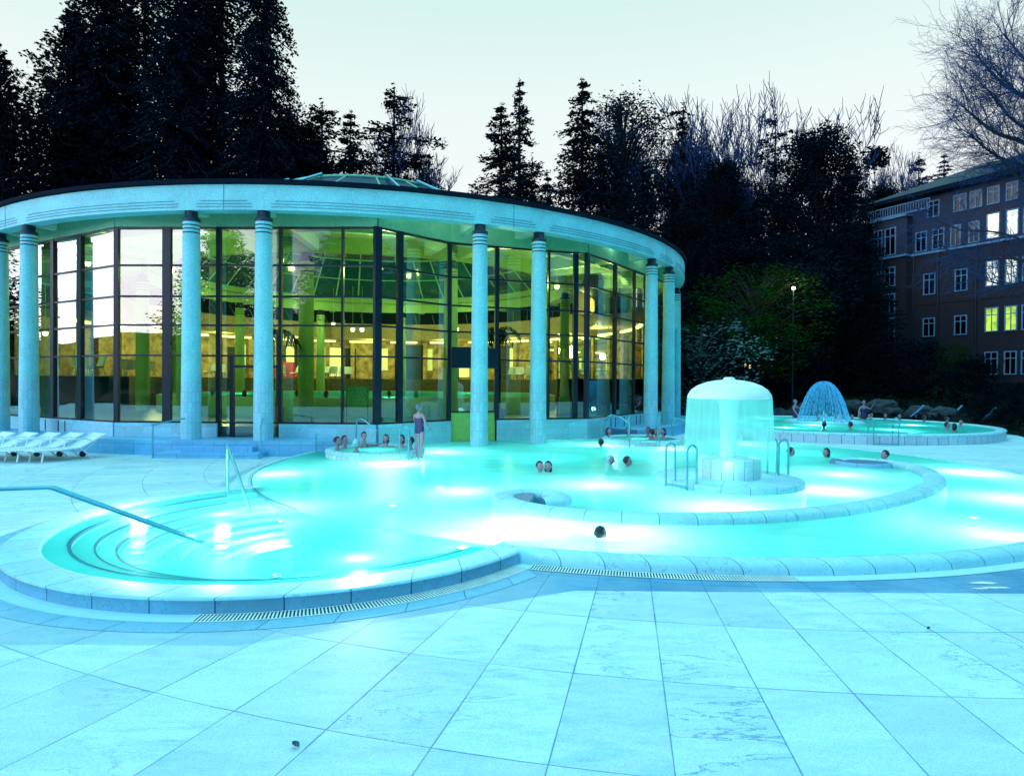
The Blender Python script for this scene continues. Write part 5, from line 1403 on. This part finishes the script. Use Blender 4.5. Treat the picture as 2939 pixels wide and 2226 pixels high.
# ================================================================== TREES
def cards(mb, c, n, spread, size, rnd, flat=.5):
    if size < .05: n = int(n * 2.1); size = size * .60
    for _ in range(n):
        gg = lambda q: max(-1.5, min(1.5, rnd.gauss(0, 1))) * q
        p = Vector((c[0] + gg(spread[0]), c[1] + gg(spread[1]), c[2] + gg(spread[2])))
        a = rnd.uniform(0, 2 * PI); u = Vector((math.cos(a), math.sin(a), rnd.uniform(-flat, flat))).normalized()
        w_ = u.orthogonal().normalized(); w_ = (w_ * math.cos(a * 3) + u.cross(w_) * math.sin(a * 3))
        s = size * rnd.uniform(.55, 1.3)
        mb.face([p - u * s, p + w_ * s * .5, p + u * s, p - w_ * s * .45])
def conifer(name, seed, leafm, barkm=None, n_lv=34, br=9, rb=.20, power=.85, droop=.25, gap=0, base=.06, size=.014, per=7, jag=.25, gapz=None, lift=0):
    """unit-height conifer: parts trunk and crown"""
    rnd = random.Random(seed); t = empty(name, (0, 0, 0))
    mb = MB(); mb.tube([(0, 0, -.03), (0, 0, .3), (.003, 0, .65), (0, 0, .985)], [.014, .010, .006, .0015], 7); 
    cr_ = MB()
    for L_ in range(n_lv):
        tt = (L_ + rnd.uniform(-.3, .3)) / n_lv; z = base + (1 - base) * tt
        if z > .995: z = .99
        if gapz and any(a < z < b for a, b in gapz) and rnd.random() < .65: continue
        rad = rb * (1 - tt) ** power * (1 + .15 * math.sin(L_ * 2.1))
        nb = max(4, int(br * (1 - tt * .5)))
        for k in range(nb):
            if rnd.random() < gap: continue
            a = rnd.uniform(0, 2 * PI); ln = rad * rnd.uniform(1 - jag, 1 + jag * .6) + .004
            d = Vector((math.cos(a), math.sin(a), 0)); tip = Vector((0, 0, z)) + d * ln + Vector((0, 0, (lift - droop) * ln))
            if ln > .02: mb.tube([(0, 0, z), Vector((0, 0, z)) * .5 + tip * .5 + Vector((0, 0, .06 * ln)), tip], [.0022, .0015, .0006], 3, caps=False)
            m = max(2, int(per * ln / rb + 2))
            for j in range(m):
                q = (j + .6) / m; c = Vector((0, 0, z)) * (1 - q) + tip * q + Vector((0, 0, .25 * droop * ln * math.sin(q * PI)))
                w_ = .16 * ln * (1.1 - q * .8) + .004
                cards(cr_, c, 4, (w_, w_, w_ * .45), size, rnd)
    cards(cr_, (0, 0, .975), 14, (.004, .004, .016), size * .7, rnd)
    mb.build('trunk', barkm or M_BARK, t); cr_.build('crown', leafm, t)
    return t
def clumpy(name, seed, leafm, shape, ncl=90, per=34, cs=.055, size=.014, trunk=.3):
    """unit tree with a clumpy crown: shape(z)->radius"""
    rnd = random.Random(seed); t = empty(name, (0, 0, 0)); mb = MB(); cr_ = MB()
    mb.tube([(0, 0, -.03), (.004, .003, .35), (0, 0, .85)], [.018, .012, .003], 7)
    for _ in range(ncl):
        z = rnd.uniform(trunk, .97); r = shape(z) * math.sqrt(rnd.random()) * 1.0; a = rnd.uniform(0, 2 * PI)
        c = Vector((r * math.cos(a), r * math.sin(a), z)); s = cs * rnd.uniform(.6, 1.25)
        mb.tube([(0, 0, max(.1, z - .12 - r * .4)), c * .6 + Vector((0, 0, z)) * .4 - Vector((0, 0, .03)), c], [.005, .003, .001], 3, caps=False)
        cards(cr_, c, per, (s * .55, s * .55, s * .35), size, rnd)
    mb.build('trunk', M_BARK, t); cr_.build('crown', leafm, t); return t
def bare(name, seed, m, spread=.5, depth=6, first=.22, lean=(0, 0), twig=1.0, kids=3, r0=.018, up=.12):
    rnd = random.Random(seed); t = empty(name, (0, 0, 0)); mb = MB(); tw = MB(); 
    def grow(p, d, L_, r, k):
        n = 3; pts = [p]; q = p; dd = d.copy()
        for i in range(n):
            dd = (dd + Vector((rnd.uniform(-1, 1), rnd.uniform(-1, 1), rnd.uniform(-.6, .9))) * .16 + Vector((0, 0, up * .3))).normalized()
            q = q + dd * L_ / n; pts.append(q)
        r1 = r * .62
        (mb if k < 3 else tw).tube(pts, [r + (r1 - r) * i / n for i in range(n + 1)], 5 if k < 2 else 3, caps=False)
        if k >= depth: return
        nk = kids if k else kids + 2
        for j in range(nk):
            f = 1 if j == 0 else rnd.uniform(.35, 1.0); i0 = min(n, max(1, int(round(f * n))))
            nd_ = (dd + Vector((rnd.gauss(0, 1), rnd.gauss(0, 1), rnd.gauss(.15, .5))) * spread).normalized()
            grow(pts[i0], nd_, L_ * rnd.uniform(.62, .82), max(r1 * rnd.uniform(.6, .95), .0012), k + 1)
    grow(Vector((0, 0, -.02)), Vector((lean[0], lean[1], 1)).normalized(), first, r0, 0)
    mx = max(v[2] for v in tw.v)
    for M_ in (mb, tw): M_.v = [(a / mx, b / mx, c / mx) for a, b, c in M_.v]
    mb.build('trunk', m, t); tw.build('twigs', m, t); return t
PR = {}
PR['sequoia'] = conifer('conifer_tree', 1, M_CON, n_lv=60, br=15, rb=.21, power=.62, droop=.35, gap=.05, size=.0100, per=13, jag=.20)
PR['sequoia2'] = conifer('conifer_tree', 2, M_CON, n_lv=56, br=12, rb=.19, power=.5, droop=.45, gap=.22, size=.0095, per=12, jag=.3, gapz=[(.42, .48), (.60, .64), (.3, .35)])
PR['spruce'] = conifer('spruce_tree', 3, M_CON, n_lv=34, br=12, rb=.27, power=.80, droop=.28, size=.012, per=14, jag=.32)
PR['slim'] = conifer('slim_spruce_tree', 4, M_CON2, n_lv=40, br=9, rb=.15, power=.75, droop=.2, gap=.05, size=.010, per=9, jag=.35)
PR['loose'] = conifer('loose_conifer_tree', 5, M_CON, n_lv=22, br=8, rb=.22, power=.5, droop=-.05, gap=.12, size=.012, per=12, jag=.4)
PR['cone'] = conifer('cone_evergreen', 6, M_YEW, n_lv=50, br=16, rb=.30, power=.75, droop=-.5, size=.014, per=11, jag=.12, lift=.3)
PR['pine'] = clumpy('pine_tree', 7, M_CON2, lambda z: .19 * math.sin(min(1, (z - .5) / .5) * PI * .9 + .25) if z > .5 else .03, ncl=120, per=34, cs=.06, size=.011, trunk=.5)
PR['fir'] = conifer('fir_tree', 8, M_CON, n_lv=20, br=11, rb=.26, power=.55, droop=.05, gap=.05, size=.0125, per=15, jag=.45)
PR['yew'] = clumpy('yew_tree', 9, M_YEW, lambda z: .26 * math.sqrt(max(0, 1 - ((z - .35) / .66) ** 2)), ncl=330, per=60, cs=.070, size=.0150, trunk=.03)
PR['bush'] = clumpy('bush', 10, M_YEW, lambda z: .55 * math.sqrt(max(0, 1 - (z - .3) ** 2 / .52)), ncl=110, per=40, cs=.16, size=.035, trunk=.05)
PR['green'] = clumpy('spring_leaf_tree', 11, M_GREEN, lambda z: .42 * math.sqrt(max(0, 1 - ((z - .6) / .42) ** 2)), ncl=150, per=42, cs=.10, size=.017, trunk=.22)
PR['blossom'] = clumpy('blossom_bush', 12, M_BLOSSOM, lambda z: .40 * math.sqrt(max(0, 1 - ((z - .55) / .5) ** 2)), ncl=60, per=14, cs=.13, size=.020, trunk=.2)
PR['bare'] = bare('bare_tree', 21, M_BARKB, spread=.42, depth=7, first=.26, kids=3, r0=.010, up=.35)
PR['bare2'] = bare('bare_tree', 22, M_BARKB, spread=.46, depth=7, first=.30, kids=3, r0=.008, up=.35)
used = set()
def tree(kind, x, y, Y, wscale, label, grp=None, rz=None, photo=True, zoff=0, topz=None):
    if photo:
        top = adY(x, y, Y); X = top.x; zt = top.z
    else: X = x; zt = topz
    g = gh(X, Y) if Y > 0 else -.2
    h = zt - g
    t = PR[kind] if kind not in used else copy_tree(PR[kind]); used.add(kind)
    t.location = (X, Y, g); t.scale = (h * wscale, h * wscale, h); t.rotation_euler = (0, 0, rz if rz is not None else random.uniform(0, 6.28))
    tag(t, label, 'bush' if kind in ('bush', 'blossom') else 'tree', grp); return t
GA, GB, GC = 'tall conifers behind the hall', 'trees on the slope behind the hall', 'trees on the slope at the right'
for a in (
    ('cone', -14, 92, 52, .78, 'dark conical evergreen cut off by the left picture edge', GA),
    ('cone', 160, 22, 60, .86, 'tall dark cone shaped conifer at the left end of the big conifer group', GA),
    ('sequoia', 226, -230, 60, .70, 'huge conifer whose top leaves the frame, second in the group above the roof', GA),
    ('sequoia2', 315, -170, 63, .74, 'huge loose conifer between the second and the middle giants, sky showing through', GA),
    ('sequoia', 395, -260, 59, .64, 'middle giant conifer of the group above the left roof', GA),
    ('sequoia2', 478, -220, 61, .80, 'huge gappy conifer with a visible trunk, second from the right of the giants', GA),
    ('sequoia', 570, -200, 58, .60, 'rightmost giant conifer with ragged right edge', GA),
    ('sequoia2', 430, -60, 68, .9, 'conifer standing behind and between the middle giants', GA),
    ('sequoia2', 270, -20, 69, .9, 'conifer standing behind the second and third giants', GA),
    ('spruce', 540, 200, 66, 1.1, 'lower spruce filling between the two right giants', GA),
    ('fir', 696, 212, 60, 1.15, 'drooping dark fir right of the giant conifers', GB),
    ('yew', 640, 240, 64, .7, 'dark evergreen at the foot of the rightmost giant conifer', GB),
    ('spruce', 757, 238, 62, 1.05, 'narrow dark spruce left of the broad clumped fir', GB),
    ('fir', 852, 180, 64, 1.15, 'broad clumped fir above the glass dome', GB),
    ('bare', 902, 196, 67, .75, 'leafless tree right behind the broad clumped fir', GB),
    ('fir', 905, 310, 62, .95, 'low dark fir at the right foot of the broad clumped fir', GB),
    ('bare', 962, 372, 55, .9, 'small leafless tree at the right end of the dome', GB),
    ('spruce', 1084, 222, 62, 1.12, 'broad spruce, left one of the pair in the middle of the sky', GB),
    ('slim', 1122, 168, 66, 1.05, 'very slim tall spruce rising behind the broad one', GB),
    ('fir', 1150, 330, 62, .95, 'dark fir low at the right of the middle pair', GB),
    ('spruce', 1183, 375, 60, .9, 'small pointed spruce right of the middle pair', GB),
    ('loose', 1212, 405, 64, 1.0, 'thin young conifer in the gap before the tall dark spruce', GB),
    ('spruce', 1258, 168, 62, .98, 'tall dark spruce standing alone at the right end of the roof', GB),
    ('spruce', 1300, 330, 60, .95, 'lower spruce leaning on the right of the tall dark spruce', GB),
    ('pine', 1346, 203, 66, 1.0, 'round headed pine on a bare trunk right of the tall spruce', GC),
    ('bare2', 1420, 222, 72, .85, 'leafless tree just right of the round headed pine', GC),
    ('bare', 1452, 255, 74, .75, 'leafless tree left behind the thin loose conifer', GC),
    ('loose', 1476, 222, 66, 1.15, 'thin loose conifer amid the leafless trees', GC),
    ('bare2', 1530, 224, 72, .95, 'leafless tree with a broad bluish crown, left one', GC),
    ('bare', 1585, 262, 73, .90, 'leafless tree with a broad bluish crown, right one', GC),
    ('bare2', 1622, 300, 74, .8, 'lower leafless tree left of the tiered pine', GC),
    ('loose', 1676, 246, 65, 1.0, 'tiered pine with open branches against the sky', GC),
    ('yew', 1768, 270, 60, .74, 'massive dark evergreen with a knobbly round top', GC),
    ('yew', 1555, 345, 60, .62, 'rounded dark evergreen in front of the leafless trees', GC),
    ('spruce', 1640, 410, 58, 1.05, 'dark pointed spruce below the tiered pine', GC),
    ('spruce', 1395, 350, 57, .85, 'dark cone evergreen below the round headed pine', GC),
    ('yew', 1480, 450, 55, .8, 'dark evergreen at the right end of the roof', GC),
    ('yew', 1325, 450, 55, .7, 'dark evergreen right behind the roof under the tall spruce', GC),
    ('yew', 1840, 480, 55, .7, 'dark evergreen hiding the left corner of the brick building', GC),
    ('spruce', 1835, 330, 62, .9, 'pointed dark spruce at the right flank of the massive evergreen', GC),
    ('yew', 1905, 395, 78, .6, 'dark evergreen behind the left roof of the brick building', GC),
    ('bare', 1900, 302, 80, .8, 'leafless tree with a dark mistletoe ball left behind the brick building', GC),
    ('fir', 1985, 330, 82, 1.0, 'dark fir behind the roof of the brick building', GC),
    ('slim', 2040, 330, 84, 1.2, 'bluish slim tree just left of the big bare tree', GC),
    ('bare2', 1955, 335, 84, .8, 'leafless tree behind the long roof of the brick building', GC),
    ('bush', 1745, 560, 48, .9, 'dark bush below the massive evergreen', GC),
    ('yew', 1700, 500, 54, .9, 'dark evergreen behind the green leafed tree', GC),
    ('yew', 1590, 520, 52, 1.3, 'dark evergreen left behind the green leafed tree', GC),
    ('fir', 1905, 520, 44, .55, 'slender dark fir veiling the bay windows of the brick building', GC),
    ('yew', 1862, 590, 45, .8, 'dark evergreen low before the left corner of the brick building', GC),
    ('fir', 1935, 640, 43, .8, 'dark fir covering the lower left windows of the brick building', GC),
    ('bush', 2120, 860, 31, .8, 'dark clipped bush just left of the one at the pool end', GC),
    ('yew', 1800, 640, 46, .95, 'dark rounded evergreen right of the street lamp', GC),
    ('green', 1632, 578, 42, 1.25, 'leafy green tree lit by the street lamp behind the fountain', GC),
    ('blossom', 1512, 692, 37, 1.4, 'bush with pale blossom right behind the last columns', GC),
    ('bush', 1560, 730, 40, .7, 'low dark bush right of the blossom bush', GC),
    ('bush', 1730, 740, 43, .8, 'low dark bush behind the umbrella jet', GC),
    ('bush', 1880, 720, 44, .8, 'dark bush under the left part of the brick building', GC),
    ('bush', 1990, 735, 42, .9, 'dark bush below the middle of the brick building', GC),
    ('green', 2060, 742, 41, .9, 'dim green shrub before the ground floor of the brick building', GC),
    ('bush', 2190, 830, 30, .8, 'dark clipped bush at the right end of the back pool', GC),
    ('bush', 2110, 770, 38, .9, 'dark bush at the right edge before the brick building', GC)):
    tree(*a)
# trees behind and beside the camera, mirrored in the glass
for i, (x, Y, z, k_) in enumerate([(-36.5, -33, 21, 'cone'), (-30, -36, 11, 'cone'), (-26.5, -34, 12, 'cone'), (-22, -31, 20, 'cone'), (-17.5, -32, 23, 'cone'), (-13, -30, 19, 'cone'), (-6, -34, 20, 'cone'), (1, -33, 19, 'cone'), (8, -32, 19, 'cone'), (15, -30, 21, 'cone'), (23, -34, 20, 'cone'), (30, -28, 22, 'cone'), (38, -27, 22, 'cone'), (45, -22, 21, 'cone'), (50, -14, 20, 'cone'), (54, -6, 22, 'cone'), (55, 2, 20, 'cone'), (54, 9, 22, 'cone'), (53, 16, 21, 'cone'), (55, 22, 20, 'cone'), (-70, 35, 24, 'cone'), (-66, 42, 22, 'cone')]):
    t = tree(k_, x, Y, 1.3, 1.3, 'dark tree standing behind the photographer, mirrored in the glass wall', 'trees behind the photographer', None, False, topz=z)
    t.location = (x, Y, -.3); t.scale = (z * 1.15, z * 1.15, z)

# undergrowth: the dark wood that closes the view under the crowns
rnd = random.Random(5); mb = MB()
for _ in range(1500):
    a = rnd.random(); X = -62 + 112 * a; Y = rnd.uniform(56, 72)
    g = gh(X, Y); hmax = (11 if X < 2 else 9.5); z = g + rnd.uniform(0, 1) ** .8 * hmax * (1 + .25 * math.sin(X * .35))
    cards(mb, (X, Y, z), 16, (.9, .7, .8), .55, rnd)
tag(mb.build('wood', M_YEW), 'dark mass of undergrowth and far trees closing the view below the crowns', 'woodland', kind='stuff')
# mistletoe ball
p = adY(1893, 341, 79); mbt = empty('mistletoe_ball', p, 'round dark mistletoe ball in the leafless tree left of the brick building', 'plant')
mb = MB(); cards(mb, (0, 0, 0), 900, (.75, .6, .75), .22, rnd); mb.build('foliage', M_CON, mbt)
# low planting along the garden bank
mb = MB()
for _ in range(2600):
    X = rnd.uniform(3, 46); Y = rnd.uniform(24.5, 50)
    if sd_plaza(X, Y) < .5: continue
    cards(mb, (X, Y, gh(X, Y) + .12), 5, (.3, .3, .12), .16, rnd)
tag(mb.build('ground_cover', M_GRASS), 'dark low planting covering the garden bank', 'ground cover', kind='stuff')
for i, (x, y, Y, s) in enumerate(((1712, 868, 38.5, .8), (1740, 858, 39.5, 1.1), (1905, 862, 39, 1.2), (1930, 870, 38, .7), (1990, 875, 36.5, 1.0), (2040, 880, 35.5, .9), (1680, 872, 38.6, .9), (1840, 860, 40, 1.0))):
    q = adY(x, y, Y); g = gh(q.x, Y)
    mb = MB()
    def rf(v, p): return p * (1 + .28 * mnoise.noise(v * 1.7 + Vector((i * 3.1, 0, 0))))
    sphere(mb, (0, 0, 0), (s * .9, s * .6, s * .5), 14, 10, rf)
    mb.sm = [False] * len(mb.f)
    o = mb.build('garden_rock', M_ROCK, loc=(q.x, Y, g + s * .15))
    tag(o, 'dim rough garden rock on the dark bank, ' + ('left of the umbrella jet', 'large one left of the umbrella jet', 'large one right of the umbrella jet', 'small one right of the umbrella jet', 'above the left slanting jet', 'above the middle slanting jets', 'nearest to the mushroom fountain', 'right behind the umbrella jet')[i], 'rock', 'rocks on the garden bank')
# big bare tree reaching in from the right
rnd = random.Random(77)
bt = empty('bare_tree', (24.5, 27.0, gh(24.5, 27)), 'large leafless tree with fine twigs reaching in from the right picture edge', 'tree')
lb = MB(); tw = MB()
T0 = Vector((24.5, 27.0, gh(24.5, 27)))
lb.tube([T0 - T0, Vector((-.2, 0, 3.2)), Vector((.1, 0, 6.5)), Vector((.4, 0, 10)), Vector((.6, 0, 14)), Vector((.8, 0, 18))], [.42, .36, .32, .26, .18, .05], 12)
def branchy(p, d, L_, r, k, maxk, drop=.0):
    n = 4; pts = [p]; q = p; dd = d.copy()
    for i in range(n):
        dd = (dd + Vector((rnd.uniform(-1, 1), rnd.uniform(-1, 1), rnd.uniform(-1, 1))) * .20 + Vector((0, 0, drop))).normalized()
        q = q + dd * L_ / n; pts.append(q)
    r1 = max(r * .6, .004)
    (lb if k < 2 else tw).tube(pts, [r + (r1 - r) * i / n for i in range(n + 1)], 6 if k < 2 else 3, caps=False)
    if k >= maxk: return
    for j in range(4 if k < 4 else 3):
        i0 = (n, 1, 2, 3)[j % 4]
        nd_ = (dd + Vector((rnd.gauss(0, 1), rnd.gauss(0, .7), rnd.gauss(0.05, .8))) * .50).normalized()
        branchy(pts[i0], nd_, L_ * rnd.uniform(.55, .78), max(r1 * rnd.uniform(.5, .85), .005), k + 1, maxk, drop)
def limb(zs, tx, ty, Y, r, maxk=5):
    """a main limb from the trunk at height zs towards a place in the air"""
    tgt = adY(tx, ty, Y) - T0; st_ = Vector((.2, 0, zs)); d = (tgt - st_)
    mid = st_ + d * .5 + Vector((0, 0, .6))
    pts = catmull3([st_, mid, st_ + d * .8, tgt], 5)
    lb.tube(pts, [r * (1 - .75 * i / (len(pts) - 1)) for i in range(len(pts))], 8, caps=False)
    for i in range(3, len(pts), 1):
        for s in range(2):
            nd_ = (d.normalized() + Vector((rnd.gauss(0, .5), rnd.gauss(0, .6), rnd.gauss(.1, .8)))).normalized()
            branchy(pts[i], nd_, rnd.uniform(.9, 1.7), .022, 2, maxk)
limb(8.5, 2085, 235, 26, .13); limb(9.5, 2110, 120, 27, .12); limb(11, 2170, 75, 28, .11); limb(7.5, 2095, 290, 27, .11)
limb(8, 2130, 190, 25.5, .10); limb(6.5, 2150, 330, 27, .09); limb(10, 2150, 150, 26, .10)
for (zs, tx, ty, Y, r, mk) in ((5.2, 2050, 540, 30, .10, 4), (4.5, 2120, 600, 30, .06, 4), (5.8, 2010, 470, 31, .06, 4)): limb(zs, tx, ty, Y, r, mk)
lb.build('trunk', M_BARK, bt); tw.build('twigs', M_BARKB, bt)

# ================================================================== BRICK BUILDING
P0 = Vector((37.9, 48.0)); ed_ = Vector((-.454, .891)); en = Vector((-.891, -.454))
def s_of(px):
    k = (px - PW / 2) / FOC; t = (37.9 - 48 * k) / (k + .51); return t * 1.1225
def fp(s, o=0): q = P0 + ed_ * s + en * o; return q
GB0 = 1.0; EAVE = 18.1
bb = empty('brick_building', (P0.x, P0.y, GB0), 'large dark brown brick building with pale window frames and lit windows on the right slope', 'building')
shb = Vector((P0.x, P0.y, GB0))
S1 = -14.0; S2 = s_of(2500); S3 = S2 + 7
mb = MB(); mb.seg(fp(S1), fp(S2), GB0 - 2, EAVE, 13, -6.5 * (1 if True else 1)); 
def slabf(mb, s0, s1, z0, z1, o0, o1):
    a_, b_, c_, d_ = fp(s0, o0), fp(s1, o0), fp(s1, o1), fp(s0, o1)
    lo = [(p.x, p.y, z0) for p in (a_, b_, c_, d_)]; hi = [(p.x, p.y, z1) for p in (a_, b_, c_, d_)]
    mb.face(lo); mb.face(list(reversed(hi)))
    for i in range(4):
        j = (i + 1) % 4; mb.face([lo[j], lo[i], hi[i], hi[j]])
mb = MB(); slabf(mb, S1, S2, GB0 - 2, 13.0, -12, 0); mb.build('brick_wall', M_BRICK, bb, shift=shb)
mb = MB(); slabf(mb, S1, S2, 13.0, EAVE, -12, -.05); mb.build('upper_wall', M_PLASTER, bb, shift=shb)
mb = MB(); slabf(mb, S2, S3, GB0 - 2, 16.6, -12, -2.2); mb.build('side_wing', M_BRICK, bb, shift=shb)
# bay at the left end
sb0, sb1 = s_of(2612), s_of(2512)
mb = MB(); slabf(mb, sb0, sb1, GB0 - 2, 13.0, -.2, .75); mb.build('bay', M_BRICK, bb, shift=shb)
mb = MB(); slabf(mb, sb0, sb1, 13.0, 16.4, -.2, .72); mb.build('bay_top', M_PLASTER, bb, shift=shb)
for s0, s1, z, o in ((S1, S2 + .1, 13.0, .18), (S1, S2 + .1, 9.0 - .2, .05), (sb0 - .1, sb1 + .1, 13.0, .95), (sb0 - .1, sb1 + .1, 16.4, .95)):
    mb = MB(); slabf(mb, s0, s1, z - .07, z + .10, -.1, o); mb.build('cornice', M_TRIM if z > 12 else M_BRICK, bb, shift=shb)
# roof
mb = MB()
e0, e1, r0_, r1_ = fp(S1, .9), fp(S2 + .6, .9), fp(S1, -6), fp(S2 - 5, -6)
e0b, e1b = fp(S1, -12.8), fp(S2 + .6, -12.8)
zR = 21.0
E_ = lambda p, z: (p.x, p.y, z)
mb.face([E_(e0, EAVE), E_(r0_, zR), E_(r1_, zR), E_(e1, EAVE)]); mb.face([E_(e1, EAVE), E_(r1_, zR), E_(e1b, EAVE)]); mb.face([E_(r0_, zR), E_(e0b, EAVE), E_(e1b, EAVE), E_(r1_, zR)])
mb.build('roof', M_SLATE, bb, shift=shb)
mb = MB(); slabf(mb, S1, S2 + .62, EAVE - .35, EAVE - .01, -.06, .92); mb.build('eave', M_ROOF, bb, shift=shb)
mb = MB(); slabf(mb, S2 + .01, S3 + .4, 16.6, 16.85, -12, -1.8); mb.build('wing_roof', M_ROOF, bb, shift=shb)
def bwin(px0, px1, z0, z1, o=0, lit=None, arch_=False, cross=True):
    s1, s0 = s_of(px0), s_of(px1)
    f = MB(); fw = .09
    slabf(f, s0, s1, z0 - .08, z0, o, o + .10); slabf(f, s0, s1, z1 - fw, z1, o, o + .07)
    slabf(f, s0, s0 + fw, z0, z1 - fw, o, o + .07); slabf(f, s1 - fw, s1, z0, z1 - fw, o, o + .07)
    if cross:
        sm_ = (s0 + s1) / 2; slabf(f, sm_ - .035, sm_ + .035, z0, z1 - fw, o, o + .06); zz = z0 + (z1 - z0) * .68; slabf(f, s0 + fw, sm_ - .035, zz - .035, zz + .035, o, o + .06); slabf(f, sm_ + .035, s1 - fw, zz - .035, zz + .035, o, o + .06)
    w_ = f.build('window', M_TRIM, bb, shift=shb)
    g = MB(); slabf(g, s0 + fw, s1 - fw, z0, z1 - fw, o + .005, o + .02); g.build('pane', lit or M_PANE, w_, shift=shb)
# upper lit pair, arched pair, green lit pair, ground pair, and the dark ones left of them
for px0, px1, j in ((2825, 2864, 0), (2881, 2918, 1), (2930, 2960, 2)):
    bwin(px0, px1, 13.35, 15.25, -.05, M_LITW, cross=False)
    bwin(px0, px1, 9.7, 11.6, 0, M_LITW if j < 2 else None, cross=True)
    bwin(px0, px1, 6.2, 8.0, 0, M_LITY if j < 2 else None)
    bwin(px0, px1, 2.9, 4.6, 0)
for px0, px1 in ((2737, 2774), (2647, 2682)):
    bwin(px0, px1, 9.6, 11.3, 0); bwin(px0, px1, 6.1, 7.6, 0)
for px0, px1 in ((2774, 2806), (2722, 2752), (2670, 2705), (2622, 2655)): bwin(px0, px1, 13.3, 14.9, -.05)
for px0, px1 in ((2730, 2768), (2776, 2812), (2826, 2862), (2880, 2915), (2655, 2690)): bwin(px0, px1, 16.0, 17.3, -.05)
for px0, px1 in ((2519, 2543), (2550, 2582)):
    bwin(px0, px1, 13.3, 15.6, .72); bwin(px0, px1, 10.6, 12.2, .75); bwin(px0, px1, 8.2, 9.9, .75); bwin(px0, px1, 6.0, 7.8, .75)
# balcony rail on the top floor
mb = MB(); slabf(mb, sb0 - 2, sb1 + .4, 16.5, 16.6, .9, .98); slabf(mb, sb0 - 2, sb1 + .4, 17.3, 17.36, .9, .98)
n = 26
for k in range(n):
    s = sb0 - 2 + (sb1 - sb0 + 2.4) * k / (n - 1); slabf(mb, s - .02, s + .02, 16.6, 17.3, .92, .96)
mb.build('balcony_rail', M_TRIM, bb, shift=shb)
for px in (2620, 2690, 2800):
    s = s_of(px); mb = MB(); q = fp(s, .12); mb.tube([(q.x, q.y, GB0), (q.x, q.y, 12.9)], .06, 6); mb.build('downpipe', M_DARK, bb, shift=shb)
# street lamp on the slope
p = adY(1714, 624, 41); g = gh(p.x, 41)
sl_ = empty('street_lamp', (p.x, 41, g), 'glowing street lamp on a thin post beside the green leafed tree', 'street lamp')
mb = MB(); mb.tube([(0, 0, 0), (0, 0, p.z - g - .1)], [.04, .025], 8); mb.build('post', M_DARK2, sl_)
mb = MB(); sphere(mb, (0, 0, p.z - g + .05), (.11, .11, .11), 14, 10); mb.build('globe', emis('street_globe', (1, .92, .55), 12), sl_)
lamp('globe_light', (0, -.4, p.z - g + .05), 120, (1, .9, .5), .15, sl_)
# small path lights in the bushes
for i, (x, y) in enumerate(((1610, 792), (1620, 795))):
    p = adY(x, y, 40); t = empty('path_light', (p.x, 40, gh(p.x, 40)), ('small dim path light below the green leafed tree, left one', 'small dim path light below the green leafed tree, right one')[i], 'path light', 'path lights in the garden')
    mb = MB(); mb.tube([(0, 0, 0), (0, 0, p.z - gh(p.x, 40))], .03, 6); mb.build('post', M_DARK, t)
    mb = MB(); mb.lathe([(.05, 0), (.06, .1), (.04, .2)], (0, 0, p.z - gh(p.x, 40)), 10); mb.build('lamp_head', emis('path_glow', (1, .7, .3), 1.5), t)

# puddles at the right front; their bright reflection is painted as white
M_PUD = plain('puddle_reflection_white', (.85, .92, .92), .15, var=.05)
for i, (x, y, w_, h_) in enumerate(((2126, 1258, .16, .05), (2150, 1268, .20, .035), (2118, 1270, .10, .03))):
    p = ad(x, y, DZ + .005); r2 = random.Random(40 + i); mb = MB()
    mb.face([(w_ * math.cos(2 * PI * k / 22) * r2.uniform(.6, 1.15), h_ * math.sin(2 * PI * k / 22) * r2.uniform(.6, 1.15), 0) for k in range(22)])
    tag(mb.build('puddle', M_PUD, loc=p), ('white painted puddle reflection on the darker stone at the right, upper one', 'white painted puddle reflection on the darker stone at the right, widest one', 'white painted puddle reflection on the darker stone at the right, smallest one')[i], 'puddle', 'puddles on the darker paving')

# small things lying on the paving
for i, (px, py, sc_) in enumerate(((848, 2145, .62), (2665, 1808, .4))):
    p = at(px, py, DZ + .002); r2 = random.Random(60 + i); mb = MB(); rows = []
    for j in range(6):
        t_ = j / 5; w_ = .034 * math.sin(PI * min(.97, t_ * .9 + .08)) * sc_
        rows.append([(w_ * (k / 3 - 1), .10 * (t_ - .5) * sc_, .012 + .016 * abs(k / 3 - 1) ** 2 + r2.uniform(0, .006)) for k in range(7)])
    mb.grid(rows); o = mb.build('fallen_leaf', plain('dry_leaf', (.05, .14, .26), .8, var=.4), loc=p); o.rotation_euler = (0, 0, 1.0 + i)
    tag(o, ('curled dark leaf lying on the paving at the lower left', 'tiny dark leaf on a slab joint at the right')[i], 'leaf')
